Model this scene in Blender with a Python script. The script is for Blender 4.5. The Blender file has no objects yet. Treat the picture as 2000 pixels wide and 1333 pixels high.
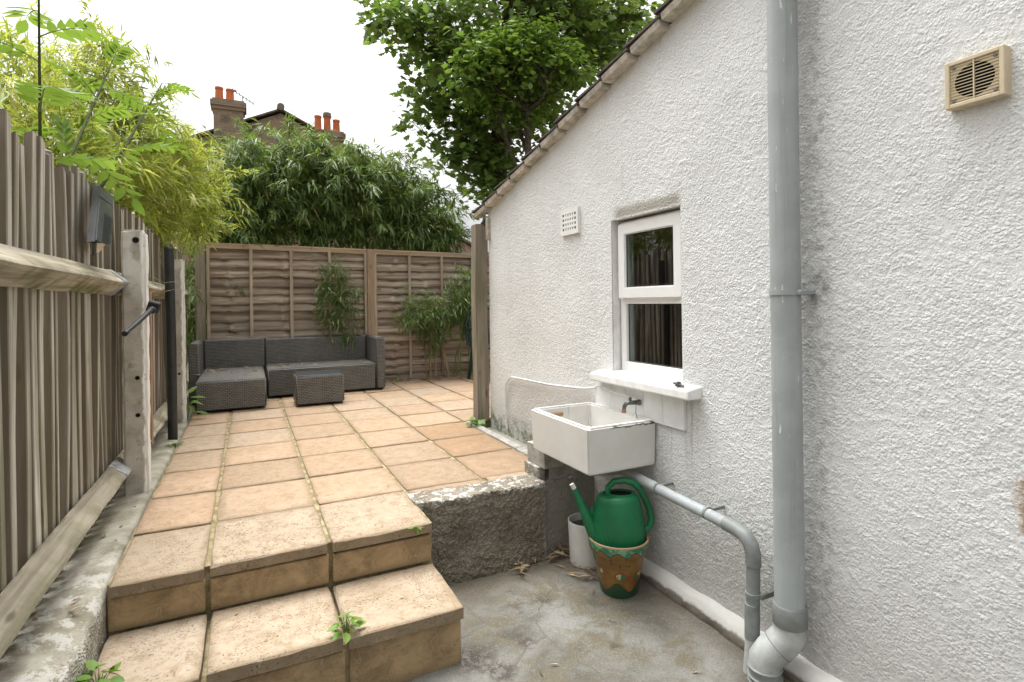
import bpy, bmesh, math, random
import numpy as np
from mathutils import Vector, Matrix, Euler

random.seed(7)
RNG = np.random.default_rng(11)
scene = bpy.context.scene
COL = scene.collection
rad = math.radians

# ------------------------------------------------------------------ camera
cam_data = bpy.data.cameras.new('camera')
cam = bpy.data.objects.new('camera', cam_data)
COL.objects.link(cam)
cam_data.sensor_width = 36.0
cam_data.lens = 36.0 * 1067.8 / 2000.0
cam_data.shift_y = -(666.5 - 590.5) / 2000.0
cam_data.clip_start = 0.02
cam_data.clip_end = 600.0
M = Matrix.Rotation(rad(-25.84), 4, 'Z') @ Matrix.Rotation(rad(90), 4, 'X') @ Matrix.Rotation(rad(-0.764), 4, 'Z')
cam.matrix_world = Matrix.Translation((0, 0, 1.0)) @ M
scene.camera = cam

# ------------------------------------------------------------------ sky, sun, exposure
SUN_EL, SUN_AZ = 75.0, -15.0        # azimuth measured from +Y towards +X
world = bpy.data.worlds.new('World')
scene.world = world
world.use_nodes = True
wn, wl = world.node_tree.nodes, world.node_tree.links
wn.clear()
sky = wn.new('ShaderNodeTexSky')
sky.sky_type = 'NISHITA'
sky.sun_disc = False
sky.sun_elevation = rad(SUN_EL)
sky.sun_rotation = rad(SUN_AZ)
sky.air_density = 1.0
sky.dust_density = 9.0
sky.ozone_density = 1.0
hs = wn.new('ShaderNodeHueSaturation')
hs.inputs['Saturation'].default_value = 0.04
bg = wn.new('ShaderNodeBackground')
bg.inputs['Strength'].default_value = 0.15
wo = wn.new('ShaderNodeOutputWorld')
wl.new(sky.outputs[0], hs.inputs['Color'])
wl.new(hs.outputs[0], bg.inputs['Color'])
wl.new(bg.outputs[0], wo.inputs['Surface'])

sd = bpy.data.lights.new('sun', 'SUN')
sd.energy = 0.7
sd.angle = rad(50)
sd.color = (1.0, 0.975, 0.94)
sun = bpy.data.objects.new('sun', sd)
COL.objects.link(sun)
az, el = rad(SUN_AZ), rad(SUN_EL)
to_sun = Vector((math.sin(az) * math.cos(el), math.cos(az) * math.cos(el), math.sin(el)))
sun.rotation_euler = to_sun.to_track_quat('Z', 'Y').to_euler()
sun.location = to_sun * 30

vs = scene.view_settings
vs.view_transform = 'Standard'
vs.look = 'None'
vs.gamma = 1.0
vs.use_curve_mapping = False
vs.exposure = 1.2


# ------------------------------------------------------------------ material helpers
class NT:
    def __init__(self, name):
        self.m = bpy.data.materials.new(name)
        self.m.use_nodes = True
        self.n = self.m.node_tree.nodes
        self.l = self.m.node_tree.links
        self.n.clear()
        self.out = self.n.new('ShaderNodeOutputMaterial')
        self.tc = self.n.new('ShaderNodeTexCoord')

    def add(self, t, **kw):
        nd = self.n.new(t)
        for k, v in kw.items():
            setattr(nd, k, v)
        return nd

    def put(self, sock, v):
        if v is None:
            return
        if hasattr(v, 'node') or isinstance(v, bpy.types.NodeSocket):
            self.l.new(v, sock)
        else:
            if isinstance(v, tuple) and len(v) == 3 and sock.type == 'RGBA':
                v = v + (1,)
            sock.default_value = v

    def coords(self, scale=(1, 1, 1), rand=True, kind='Object', loc=(0, 0, 0)):
        mp = self.add('ShaderNodeMapping')
        mp.inputs['Scale'].default_value = scale
        mp.inputs['Location'].default_value = loc
        src = self.tc.outputs[kind]
        if rand:
            oi = self.add('ShaderNodeObjectInfo')
            mu = self.math('MULTIPLY', oi.outputs['Random'], 57.3)
            va = self.add('ShaderNodeVectorMath', operation='ADD')
            self.l.new(src, va.inputs[0])
            cx = self.add('ShaderNodeCombineXYZ')
            for i in range(3):
                self.l.new(mu, cx.inputs[i])
            self.l.new(cx.outputs[0], va.inputs[1])
            src = va.outputs[0]
        self.l.new(src, mp.inputs['Vector'])
        return mp.outputs[0]

    def rnd(self):
        return self.add('ShaderNodeObjectInfo').outputs['Random']

    def island(self):
        return self.add('ShaderNodeNewGeometry').outputs['Random Per Island']

    def sep(self, v):
        s = self.add('ShaderNodeSeparateXYZ')
        self.l.new(v, s.inputs[0])
        return s.outputs

    def math(self, op, a, b=None, c=None, clamp=False):
        nd = self.add('ShaderNodeMath', operation=op)
        nd.use_clamp = clamp
        self.put(nd.inputs[0], a)
        if b is not None:
            self.put(nd.inputs[1], b)
        if c is not None:
            self.put(nd.inputs[2], c)
        return nd.outputs[0]

    def noise(self, vec, scale=5, detail=4, rough=0.55, dist=0.0):
        nd = self.add('ShaderNodeTexNoise')
        self.put(nd.inputs['Vector'], vec)
        nd.inputs['Scale'].default_value = scale
        nd.inputs['Detail'].default_value = detail
        nd.inputs['Roughness'].default_value = rough
        nd.inputs['Distortion'].default_value = dist
        return nd.outputs['Fac']

    def voro(self, vec, scale=5, feature='F1', out='Distance', rnd=1.0):
        nd = self.add('ShaderNodeTexVoronoi', feature=feature)
        self.put(nd.inputs['Vector'], vec)
        nd.inputs['Scale'].default_value = scale
        nd.inputs['Randomness'].default_value = rnd
        return nd.outputs[out]

    def ramp(self, fac, stops, interp='LINEAR'):
        nd = self.add('ShaderNodeValToRGB')
        cr = nd.color_ramp
        cr.interpolation = interp
        while len(cr.elements) < len(stops):
            cr.elements.new(0.5)
        for e, (p, c) in zip(cr.elements, stops):
            e.position = p
            if not isinstance(c, tuple):
                c = (c, c, c)
            e.color = c + (1,)
        self.put(nd.inputs[0], fac)
        return nd.outputs[0]

    def step(self, x, a, b):
        nd = self.add('ShaderNodeMapRange')
        nd.clamp = True
        nd.interpolation_type = 'SMOOTHSTEP'
        self.put(nd.inputs['Value'], x)
        nd.inputs['From Min'].default_value = a
        nd.inputs['From Max'].default_value = b
        return nd.outputs[0]

    def mix(self, fac, a, b, mode='MIX'):
        nd = self.add('ShaderNodeMix', data_type='RGBA', blend_type=mode)
        nd.clamp_factor = True
        self.put(nd.inputs['Factor'], fac)
        self.put(nd.inputs[6], a)
        self.put(nd.inputs[7], b)
        return nd.outputs[2]

    def bump(self, h, strength=0.5, dist=0.01, normal=None):
        nd = self.add('ShaderNodeBump')
        nd.inputs['Strength'].default_value = strength
        nd.inputs['Distance'].default_value = dist
        self.put(nd.inputs['Height'], h)
        if normal is not None:
            self.l.new(normal, nd.inputs['Normal'])
        return nd.outputs[0]

    def bsdf(self, color, rough=0.8, normal=None, spec=0.3, metal=0.0, finish=True):
        p = self.add('ShaderNodeBsdfPrincipled')
        self.put(p.inputs['Base Color'], color)
        self.put(p.inputs['Roughness'], rough)
        p.inputs['Specular IOR Level'].default_value = spec
        p.inputs['Metallic'].default_value = metal
        if normal is not None:
            self.l.new(normal, p.inputs['Normal'])
        if finish:
            self.l.new(p.outputs[0], self.out.inputs['Surface'])
        return p


MAT = {}


def plain(name, color, rough=0.6, spec=0.4, metal=0.0, var=0.25, scale=12, bump=0.15, bdist=0.002):
    t = NT(name)
    v = t.coords()
    n = t.noise(v, scale, 5, 0.6)
    c = t.mix(t.step(n, 0.3, 0.75), tuple(x * (1 + var * .6) for x in color), tuple(x * (1 - var) for x in color))
    nb = t.bump(t.noise(v, scale * 8, 3), bump, bdist)
    t.bsdf(c, rough, nb, spec, metal)
    MAT[name] = t.m


def wood(name, dark, light, green=0.0, axis='Z', fine=1.0, rel=0.6, warm=None, side=None, bark=None):
    """weathered timber, grain along an object axis"""
    t = NT(name)
    s = [26.0 * fine, 26.0 * fine, 26.0 * fine]
    s['XYZ'.index(axis)] = 1.3 * fine
    v = t.coords(tuple(s))
    n1 = t.noise(v, 1.0, 6, 0.62, 0.4)
    s2 = [90.0, 90.0, 90.0]
    s2['XYZ'.index(axis)] = 2.2
    n2 = t.noise(t.coords(tuple(s2)), 1.0, 4, 0.7)
    big = t.noise(t.coords((2.5, 2.5, 2.5)), 1.0, 4, 0.55)
    c = t.mix(t.step(n1, 0.34, 0.66), dark, light)
    c = t.mix(t.math('MULTIPLY', t.step(n2, 0.55, 0.78), 0.55), c, tuple(x * 0.45 for x in dark))
    c = t.mix(t.math('MULTIPLY', t.step(big, 0.45, 0.7), 0.45), c, warm or tuple(x * 0.6 for x in light))
    r = t.rnd()
    c = t.mix(t.math('MULTIPLY', t.math('MULTIPLY', r, r), 0.5), c, tuple(x * 0.6 for x in dark), 'MIX')
    kn = t.voro(t.coords((9, 9, 2.6) if axis == 'Z' else ((2.6, 9, 9) if axis == 'X' else (9, 2.6, 9))), 1.0)
    c = t.mix(t.math('MULTIPLY', t.step(kn, 0.12, 0.05), 0.75), c, tuple(x * 0.35 for x in dark))
    crk = t.math('MULTIPLY', t.step(n2, 0.67, 0.75), 0.55)
    c = t.mix(crk, c, tuple(x * 0.25 for x in dark))
    if green > 0:
        g = t.noise(t.coords((6, 6, 1.2)), 1.0, 4, 0.6)
        z = t.sep(t.tc.outputs['Generated'])[2]
        low = t.math('SUBTRACT', 1.15, z)
        gm = t.math('MULTIPLY', t.math('MULTIPLY', t.step(g, 0.42, 0.68), low), green, clamp=True)
        c = t.mix(gm, c, (0.10, 0.115, 0.035))
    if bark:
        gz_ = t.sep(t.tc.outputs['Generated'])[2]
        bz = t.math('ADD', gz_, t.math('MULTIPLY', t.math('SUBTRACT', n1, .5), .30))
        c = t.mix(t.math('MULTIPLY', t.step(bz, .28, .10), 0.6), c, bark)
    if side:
        # sawn edges less bleached, and darkened further to paint shade in the gaps
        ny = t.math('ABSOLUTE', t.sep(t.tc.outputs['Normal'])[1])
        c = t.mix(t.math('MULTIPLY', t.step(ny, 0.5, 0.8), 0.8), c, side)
    h = t.math('ADD', t.math('MULTIPLY', n1, 0.6), t.math('MULTIPLY', n2, 0.5))
    t.bsdf(c, 0.85, t.bump(h, rel, 0.006), 0.2)
    MAT[name] = t.m


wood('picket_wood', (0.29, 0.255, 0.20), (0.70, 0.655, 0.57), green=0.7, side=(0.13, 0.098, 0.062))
wood('rail_wood', (0.235, 0.20, 0.145), (0.52, 0.465, 0.36), green=0.9, axis='Y', rel=0.9)
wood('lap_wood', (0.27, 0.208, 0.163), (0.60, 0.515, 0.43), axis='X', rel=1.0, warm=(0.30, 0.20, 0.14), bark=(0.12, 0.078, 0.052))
wood('batten_wood', (0.30, 0.225, 0.165), (0.52, 0.42, 0.32))
wood('cap_wood', (0.33, 0.235, 0.155), (0.55, 0.42, 0.29), axis='X')
wood('tan_post_wood', (0.34, 0.24, 0.155), (0.56, 0.43, 0.30))
wood('post_wood', (0.27, 0.225, 0.175), (0.50, 0.44, 0.36), green=1.0)
wood('brown_wood', (0.30, 0.18, 0.11), (0.40, 0.26, 0.17))


def mk_wall():
    t = NT('roughcast_white')
    v = t.coords(rand=False)
    x, y, z = t.sep(v)
    big = t.noise(v, 1.7, 5, 0.6)
    mid = t.noise(v, 9, 5, 0.65)
    fine = t.noise(v, 140, 3, 0.6)
    c = t.mix(t.step(big, 0.35, 0.7), (0.795, 0.80, 0.79), (0.715, 0.722, 0.712))
    # fine grey speckle scattered at random, unrelated to the relief
    c = t.mix(t.math('MULTIPLY', t.step(fine, 0.60, 0.78), 0.25), c, (0.42, 0.41, 0.39))
    # splash-back dirt near the ground
    low = t.step(t.math('ADD', z, t.math('MULTIPLY', t.math('SUBTRACT', mid, 0.5), 0.55)), 0.55, -0.38)
    c = t.mix(t.math('MULTIPLY', low, 0.5), c, (0.36, 0.34, 0.30))
    # unpainted patch left of the sink, below the old cable line
    ya = t.math('MULTIPLY', t.step(y, 2.50, 2.62), t.step(y, 3.95, 3.80))
    za = t.step(t.math('ADD', z, t.math('MULTIPLY', mid, 0.06)), 0.46, 0.40)
    c = t.mix(t.math('MULTIPLY', t.math('MULTIPLY', ya, za), 0.24), c, (0.42, 0.39, 0.35))
    # dirt beside the soil pipe, on its right
    dy = t.math('ABSOLUTE', t.math('SUBTRACT', y, 1.265))
    pd = t.math('MULTIPLY', t.step(dy, 0.075, 0.0), t.step(t.noise(v, 30, 5, .7), 0.46, 0.62))
    c = t.mix(t.math('MULTIPLY', pd, 0.6), c, (0.36, 0.335, 0.30))
    dz = t.math('ABSOLUTE', t.math('SUBTRACT', z, 1.02))
    clip = t.math('MULTIPLY', t.step(dz, 0.10, 0.0), t.step(dy, 0.07, 0.0))
    c = t.mix(t.math('MULTIPLY', clip, t.step(mid, 0.3, 0.6)), c, (0.16, 0.14, 0.12))
    # grime over the window head
    wy = t.math('MULTIPLY', t.step(y, 1.93, 1.98), t.step(y, 2.50, 2.42))
    wz = t.math('MULTIPLY', t.step(z, 1.445, 1.46), t.step(t.math('SUBTRACT', z, t.math('MULTIPLY', mid, 0.05)), 1.50, 1.455))
    c = t.mix(t.math('MULTIPLY', t.math('MULTIPLY', wy, wz), 0.75), c, (0.30, 0.27, 0.21))
    # rust stain
    ry = t.step(t.math('ADD', y, t.math('MULTIPLY', t.math('SUBTRACT', mid, 0.5), 0.10)), 0.735, 0.70)
    ry = t.math('MULTIPLY', ry, t.step(t.math('ADD', y, t.math('MULTIPLY', mid, .05)), 0.655, 0.685))
    rz = t.math('MULTIPLY', t.step(z, 0.36, 0.39), t.step(z, 0.535, 0.52))
    c = t.mix(t.math('MULTIPLY', t.math('MULTIPLY', ry, rz), t.step(mid, 0.3, 0.55)), c, (0.33, 0.17, 0.06))
    # green at the foot of the wall by the patio
    gz = t.math('MULTIPLY', t.step(z, 0.16, 0.02), t.step(y, 2.8, 3.0))
    c = t.mix(t.math('MULTIPLY', gz, t.step(mid, 0.38, 0.6)), c, (0.13, 0.15, 0.06))
    ws = t.noise(t.coords((14, 14, .7), rand=False), 1.0, 6, .7)
    c = t.mix(t.math('MULTIPLY', t.math('MULTIPLY', t.step(ws, .54, .72), t.step(big, .40, .62)), .30), c, (.47, .455, .42))
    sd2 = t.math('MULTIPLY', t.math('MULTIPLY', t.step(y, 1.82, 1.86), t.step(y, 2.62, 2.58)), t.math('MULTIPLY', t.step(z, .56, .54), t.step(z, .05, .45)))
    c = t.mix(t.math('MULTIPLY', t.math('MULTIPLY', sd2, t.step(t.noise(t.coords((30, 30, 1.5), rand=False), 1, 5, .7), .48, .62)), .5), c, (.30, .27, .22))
    # hair cracks
    cr = t.voro(t.coords((1, 0.9, 0.55), rand=False), 1.1, 'DISTANCE_TO_EDGE')
    cw = t.math('ADD', cr, t.math('MULTIPLY', t.math('SUBTRACT', mid, 0.5), 0.06))
    ck = t.math('MULTIPLY', t.step(t.math('ABSOLUTE', cw), 0.005, 0.001), t.step(big, 0.50, 0.56))
    c = t.mix(t.math('MULTIPLY', ck, 0.22), c, (0.3, 0.29, 0.27))
    # specks
    sp = t.voro(v, 22)
    c = t.mix(t.math('MULTIPLY', t.math('MULTIPLY', t.step(sp, 0.07, 0.03), t.step(big, 0.52, 0.6)), 0.6), c, (0.25, 0.24, 0.22))
    vw = t.add('ShaderNodeVectorMath', operation='MULTIPLY_ADD')
    nw = t.add('ShaderNodeTexNoise')
    t.put(nw.inputs['Vector'], v)
    nw.inputs['Scale'].default_value = 60
    t.l.new(nw.outputs['Color'], vw.inputs[0])
    vw.inputs[1].default_value = (.012, .012, .012)
    t.l.new(v, vw.inputs[2])
    peb = t.math('SUBTRACT', 1.0, t.voro(vw.outputs[0], 105))
    cover = t.step(t.noise(v, 26, 4, .6), 0.25, 0.6)
    h = t.math('ADD', t.math('MULTIPLY', t.math('MULTIPLY', peb, cover), 1.1), t.math('MULTIPLY', t.noise(v, 230, 4, .7), 0.8))
    t.bsdf(c, 0.75, t.bump(h, 0.85, 0.006), 0.3)
    MAT['roughcast_white'] = t.m


mk_wall()


def mk_slab(name, a, b, d, pits=0.6, edge=0.5, ring=0.0):
    t = NT(name)
    v = t.coords()
    vo = t.tc.outputs['Object']
    g = t.sep(t.tc.outputs['Generated'])
    n = t.noise(v, 5, 6, 0.65, 0.3)
    f = t.noise(v, 105, 4, 0.75)
    sm = t.noise(v, 260, 2, 0.6)
    r = t.rnd()
    c = t.mix(t.step(n, 0.3, 0.7), a, b)
    c = t.mix(t.math('MULTIPLY', r, 0.75), c, d)
    c = t.mix(t.math('MULTIPLY', t.step(t.math('FRACT', t.math('MULTIPLY', r, 7.31)), .55, 1.0), 0.4), c, (0.40, 0.335, 0.26))
    # dirt towards the joints
    ex = t.math('MINIMUM', g[0], t.math('SUBTRACT', 1.0, g[0]))
    ey = t.math('MINIMUM', g[1], t.math('SUBTRACT', 1.0, g[1]))
    e = t.math('ADD', t.math('MINIMUM', ex, ey), t.math('MULTIPLY', t.math('SUBTRACT', n, 0.5), 0.30))
    c = t.mix(t.math('MULTIPLY', t.step(e, 0.10, -0.03), edge), c, (0.15, 0.11, 0.062))
    if ring > 0:
        dx = t.math('SUBTRACT', g[0], 0.5)
        dy = t.math('SUBTRACT', g[1], 0.5)
        rr = t.math('SQRT', t.math('ADD', t.math('MULTIPLY', dx, dx), t.math('MULTIPLY', dy, dy)))
        rr = t.math('ADD', rr, t.math('MULTIPLY', t.math('SUBTRACT', n, 0.5), 0.22))
        band = t.math('MULTIPLY', t.step(rr, 0.16, 0.22), t.step(rr, 0.36, 0.28))
        c = t.mix(t.math('MULTIPLY', band, ring), c, (0.24, 0.15, 0.085))
        c = t.mix(t.math('MULTIPLY', t.step(rr, 0.34, 0.45), ring * .8), c, (0.22, 0.15, 0.09))
    st = t.noise(t.coords((2.2, 2.2, 2.2)), 1.3, 7, 0.72)
    c = t.mix(t.math('MULTIPLY', t.step(st, 0.50, 0.68), 0.50), c, (0.25, 0.185, 0.115))
    md = t.noise(v, 22, 6, 0.75)
    c = t.mix(t.math('MULTIPLY', t.step(md, 0.48, 0.62), 0.50), c, (0.23, 0.155, 0.085))
    c = t.mix(t.math('MULTIPLY', t.step(md, 0.44, 0.32), 0.30), c, tuple(min(1, x * 1.18) for x in a))
    pm = t.math('MULTIPLY', t.step(f, 0.54, 0.62), t.step(t.noise(v, 9, 5, .7), 0.36, 0.62))
    c = t.mix(t.math('MULTIPLY', pm, pits), c, (0.11, 0.09, 0.06))
    c = t.mix(t.math('MULTIPLY', t.step(sm, 0.55, 0.8), 0.4), c, tuple(x * 0.5 for x in d))
    h = t.math('SUBTRACT', t.math('ADD', t.math('MULTIPLY', n, 1.3), t.math('MULTIPLY', sm, 0.35)), t.math('MULTIPLY', pm, 0.5))
    t.bsdf(c, 0.82, t.bump(h, 0.55, 0.005), 0.25)
    MAT[name] = t.m


mk_slab('slab_tan', (0.435, 0.31, 0.21), (0.37, 0.25, 0.158), (0.285, 0.208, 0.14), 0.5, 0.62)
mk_slab('slab_ring', (0.39, 0.26, 0.16), (0.33, 0.205, 0.115), (0.25, 0.17, 0.105), 0.45, 0.55, 0.25)
mk_slab('slab_front', (0.44, 0.355, 0.26), (0.38, 0.295, 0.205), (0.315, 0.25, 0.18), 0.95, 0.6)
mk_slab('slab_riser', (0.40, 0.275, 0.145), (0.24, 0.16, 0.08), (0.22, 0.155, 0.085), 0.6, 0.6)


def mk_riser_relief():
    t = NT('riser_stone')
    v = t.coords()
    n = t.noise(v, 8, 8, 0.72, 0.5)
    f = t.noise(v, 45, 5, 0.75)
    vw = t.add('ShaderNodeVectorMath', operation='ADD')
    nw = t.add('ShaderNodeTexNoise')
    t.put(nw.inputs['Vector'], v)
    nw.inputs['Scale'].default_value = 6
    t.l.new(v, vw.inputs[0])
    t.l.new(nw.outputs['Color'], vw.inputs[1])
    e1 = t.voro(vw.outputs[0], 3.2, 'DISTANCE_TO_EDGE')
    ridge = t.math('MULTIPLY', t.step(e1, 0.018, 0.004), t.step(n, 0.42, 0.6))
    c = t.mix(t.step(n, 0.32, 0.70), (0.43, 0.31, 0.175), (0.205, 0.145, 0.08))
    c = t.mix(t.math('MULTIPLY', ridge, 0.4), c, (0.50, 0.39, 0.25))
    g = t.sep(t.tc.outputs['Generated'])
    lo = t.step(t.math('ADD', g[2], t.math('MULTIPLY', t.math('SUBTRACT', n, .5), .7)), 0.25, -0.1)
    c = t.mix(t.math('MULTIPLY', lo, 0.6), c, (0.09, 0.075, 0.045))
    c = t.mix(t.math('MULTIPLY', t.step(f, 0.58, 0.72), 0.55), c, (0.09, 0.07, 0.04))
    h = t.math('ADD', t.math('ADD', t.math('MULTIPLY', n, 1.2), t.math('MULTIPLY', f, 0.4)), t.math('MULTIPLY', ridge, 0.5))
    t.bsdf(c, 0.85, t.bump(h, 0.6, 0.006), 0.25)
    MAT['riser_stone'] = t.m


mk_riser_relief()


def mk_concrete_floor():
    t = NT('yard_concrete')
    v = t.coords(rand=False)
    n1 = t.noise(v, 1.9, 6, 0.62, 0.4)
    n2 = t.noise(v, 6, 8, 0.72, 0.6)
    n3 = t.noise(v, 38, 6, 0.72)
    c = t.mix(t.step(n1, 0.36, 0.62), (0.066, 0.058, 0.040), (0.195, 0.19, 0.172))
    c = t.mix(t.math('MULTIPLY', t.step(n2, 0.48, 0.62), 0.85), c, (0.115, 0.098, 0.060))
    c = t.mix(t.math('MULTIPLY', t.step(n2, 0.36, 0.24), 0.7), c, (0.31, 0.305, 0.28))
    dk = t.math('MULTIPLY', t.step(t.noise(v, 3.1, 5, 0.7, 0.2), 0.60, 0.70), t.step(n3, 0.42, 0.6))
    c = t.mix(t.math('MULTIPLY', dk, 0.9), c, (0.05, 0.04, 0.03))
    c = t.mix(t.math('MULTIPLY', t.step(n3, 0.58, 0.74), 0.5), c, (0.13, 0.115, 0.08))
    vw = t.add('ShaderNodeVectorMath', operation='MULTIPLY_ADD')
    nw = t.add('ShaderNodeTexNoise')
    t.put(nw.inputs['Vector'], v)
    nw.inputs['Scale'].default_value = 5
    nw.inputs['Detail'].default_value = 6
    t.l.new(nw.outputs['Color'], vw.inputs[0])
    vw.inputs[1].default_value = (.16, .16, 0)
    t.l.new(t.coords((1, 1, 0.01), rand=False, loc=(.3, .45, 0)), vw.inputs[2])
    e = t.voro(vw.outputs[0], 1.05, 'DISTANCE_TO_EDGE')
    ck = t.math('MULTIPLY', t.step(e, 0.006, 0.001), t.step(n1, 0.40, 0.52))
    c = t.mix(t.math('MULTIPLY', ck, 0.35), c, (0.06, 0.05, 0.035))
    x, y, z = t.sep(v)
    for (sx_, sy_, sr) in ((0.80, 2.02, .11), (1.02, 2.03, .06), (.86, 1.90, .07), (1.25, 2.28, .09)):
        dd = t.math('SQRT', t.math('ADD', t.math('POWER', t.math('SUBTRACT', x, sx_), 2.0), t.math('POWER', t.math('SUBTRACT', y, sy_), 2.0)))
        dd = t.math('ADD', dd, t.math('MULTIPLY', t.math('SUBTRACT', n2, .5), .16))
        c = t.mix(t.math('MULTIPLY', t.math('MULTIPLY', t.step(dd, sr, sr * .3), t.step(n3, .40, .56)), .9), c, (.045, .035, .028))
    # damp, mossy margins along the walls
    mg = t.step(t.math('ADD', x, t.math('MULTIPLY', n2, 0.30)), 1.70, 1.95)
    mg2 = t.step(t.math('ADD', y, t.math('MULTIPLY', n2, 0.55)), 2.45, 2.85)
    c = t.mix(t.math('MULTIPLY', t.math('MAXIMUM', mg, mg2), 0.55), c, (0.14, 0.115, 0.085))
    n4 = t.noise(v, 130, 4, .75)
    c = t.mix(t.math('MULTIPLY', t.step(n4, .54, .66), .55), c, (.06, .052, .036))
    c = t.mix(t.math('MULTIPLY', t.step(n4, .44, .34), .35), c, (.36, .35, .32))
    h = t.math('ADD', t.math('ADD', t.math('MULTIPLY', n2, 1.0), t.math('MULTIPLY', t.math('ADD', n3, n4), 0.45)), t.math('MULTIPLY', ck, -0.6))
    t.bsdf(c, t.math('ADD', 0.55, t.math('MULTIPLY', n2, 0.4)), t.bump(h, 0.55, 0.008), 0.35)
    MAT['yard_concrete'] = t.m


mk_concrete_floor()


def mk_kerb():
    t = NT('kerb_concrete')
    v = t.coords(rand=False)
    n = t.noise(v, 6, 6, 0.65)
    f = t.noise(v, 50, 4, 0.7)
    x, y, z = t.sep(v)
    c = t.mix(t.step(n, 0.35, 0.65), (0.38, 0.355, 0.29), (0.22, 0.20, 0.145))
    near = t.step(y, 3.1, 2.3)
    wh = t.math('MULTIPLY', t.step(t.noise(v, 9, 9, 0.78), 0.49, 0.545), near)
    c = t.mix(t.math('MULTIPLY', wh, 0.65), c, (0.58, 0.565, 0.52))
    gn = t.math('MULTIPLY', t.step(t.noise(v, 14, 4), 0.5, 0.68), t.step(x, -0.56, -0.62))
    c = t.mix(t.math('MULTIPLY', gn, 0.6), c, (0.13, 0.11, 0.06))
    pb = t.voro(v, 120)
    face = t.step(z, -0.03, -0.06)
    c = t.mix(t.math('MULTIPLY', face, t.step(pb, 0.45, 0.2)), c, (0.20, 0.16, 0.12))
    c = t.mix(t.math('MULTIPLY', t.step(f, 0.6, 0.72), 0.55), c, (0.14, 0.12, 0.08))
    h = t.math('ADD', t.math('ADD', n, t.math('MULTIPLY', f, 0.6)), t.math('MULTIPLY', t.math('MULTIPLY', face, pb), 1.2))
    t.bsdf(c, 0.9, t.bump(h, 0.7, 0.008), 0.2)
    MAT['kerb_concrete'] = t.m


mk_kerb()


def mk_retaining():
    t = NT('old_render')
    v = t.coords(rand=False)
    n = t.noise(v, 5, 6, 0.65)
    pb = t.voro(v, 95)
    f = t.noise(v, 110, 3, 0.7)
    x, y, z = t.sep(v)
    c = t.mix(t.step(n, 0.35, 0.65), (0.25, 0.222, 0.178), (0.145, 0.125, 0.095))
    c = t.mix(t.math('MULTIPLY', t.step(pb, 0.50, 0.22), 0.40), c, (0.42, 0.38, 0.315))
    c = t.mix(t.math('MULTIPLY', t.step(f, 0.52, 0.68), 0.7), c, (0.09, 0.075, 0.055))
    lo = t.step(t.math('ADD', z, t.math('MULTIPLY', t.math('SUBTRACT', n, 0.5), 0.3)), -0.33, -0.42)
    c = t.mix(t.math('MULTIPLY', lo, 0.7), c, (0.09, 0.08, 0.05))
    # flaking white paint along the top edge
    top = t.math('MULTIPLY', t.step(t.math('ADD', z, t.math('MULTIPLY', t.noise(v, 16, 4), 0.05)), 0.004, 0.022), t.step(t.noise(v, 22, 6, .7), 0.50, 0.57))
    c = t.mix(t.math('MULTIPLY', top, 0.8), c, (0.58, 0.56, 0.50))
    # the lighter smooth strip against the house
    li = t.step(t.math('ADD', x, t.math('MULTIPLY', n, 0.05)), 1.46, 1.50)
    c = t.mix(t.math('MULTIPLY', li, 0.55), c, (0.42, 0.40, 0.355))
    h = t.math('ADD', t.math('ADD', n, t.math('MULTIPLY', f, 0.5)), t.math('MULTIPLY', pb, -0.9))
    t.bsdf(c, 0.92, t.bump(h, 0.8, 0.009), 0.2)
    MAT['old_render'] = t.m


mk_retaining()


def mk_concrete_post():
    t = NT('post_concrete')
    v = t.coords()
    n = t.noise(v, 7, 6, 0.65)
    f = t.noise(v, 90, 3, 0.7)
    x, y, z = t.sep(t.tc.outputs['Object'])
    c = t.mix(t.step(n, 0.35, 0.65), (0.47, 0.44, 0.385), (0.33, 0.305, 0.255))
    edge = t.step(t.math('ADD', x, t.math('MULTIPLY', t.math('SUBTRACT', t.noise(v, 14, 4), 0.5), 0.05)), 0.030, 0.040)
    c = t.mix(t.math('MULTIPLY', edge, 0.9), c, (0.80, 0.79, 0.75))
    up = t.math('MULTIPLY', t.step(z, 0.95, 1.2), t.step(t.noise(v, 10, 5), 0.44, 0.58))
    c = t.mix(t.math('MULTIPLY', up, 0.65), c, (0.68, 0.66, 0.60))
    c = t.mix(t.math('MULTIPLY', t.step(t.noise(v, 18, 5, 0.7), 0.58, 0.7), 0.6), c, (0.20, 0.17, 0.11))
    h = t.math('ADD', n, t.math('MULTIPLY', f, 0.6))
    t.bsdf(c, 0.9, t.bump(h, 0.5, 0.005), 0.2)
    MAT['post_concrete'] = t.m


mk_concrete_post()


def mk_joint():
    t = NT('joint_mortar')
    v = t.coords(rand=False)
    n = t.noise(v, 14, 5, 0.65)
    c = t.mix(t.step(n, 0.35, 0.65), (0.36, 0.30, 0.18), (0.17, 0.14, 0.07))
    t.bsdf(c, 0.95, t.bump(t.noise(v, 120, 3), 0.6, 0.004), 0.1)
    MAT['joint_mortar'] = t.m


mk_joint()


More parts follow.
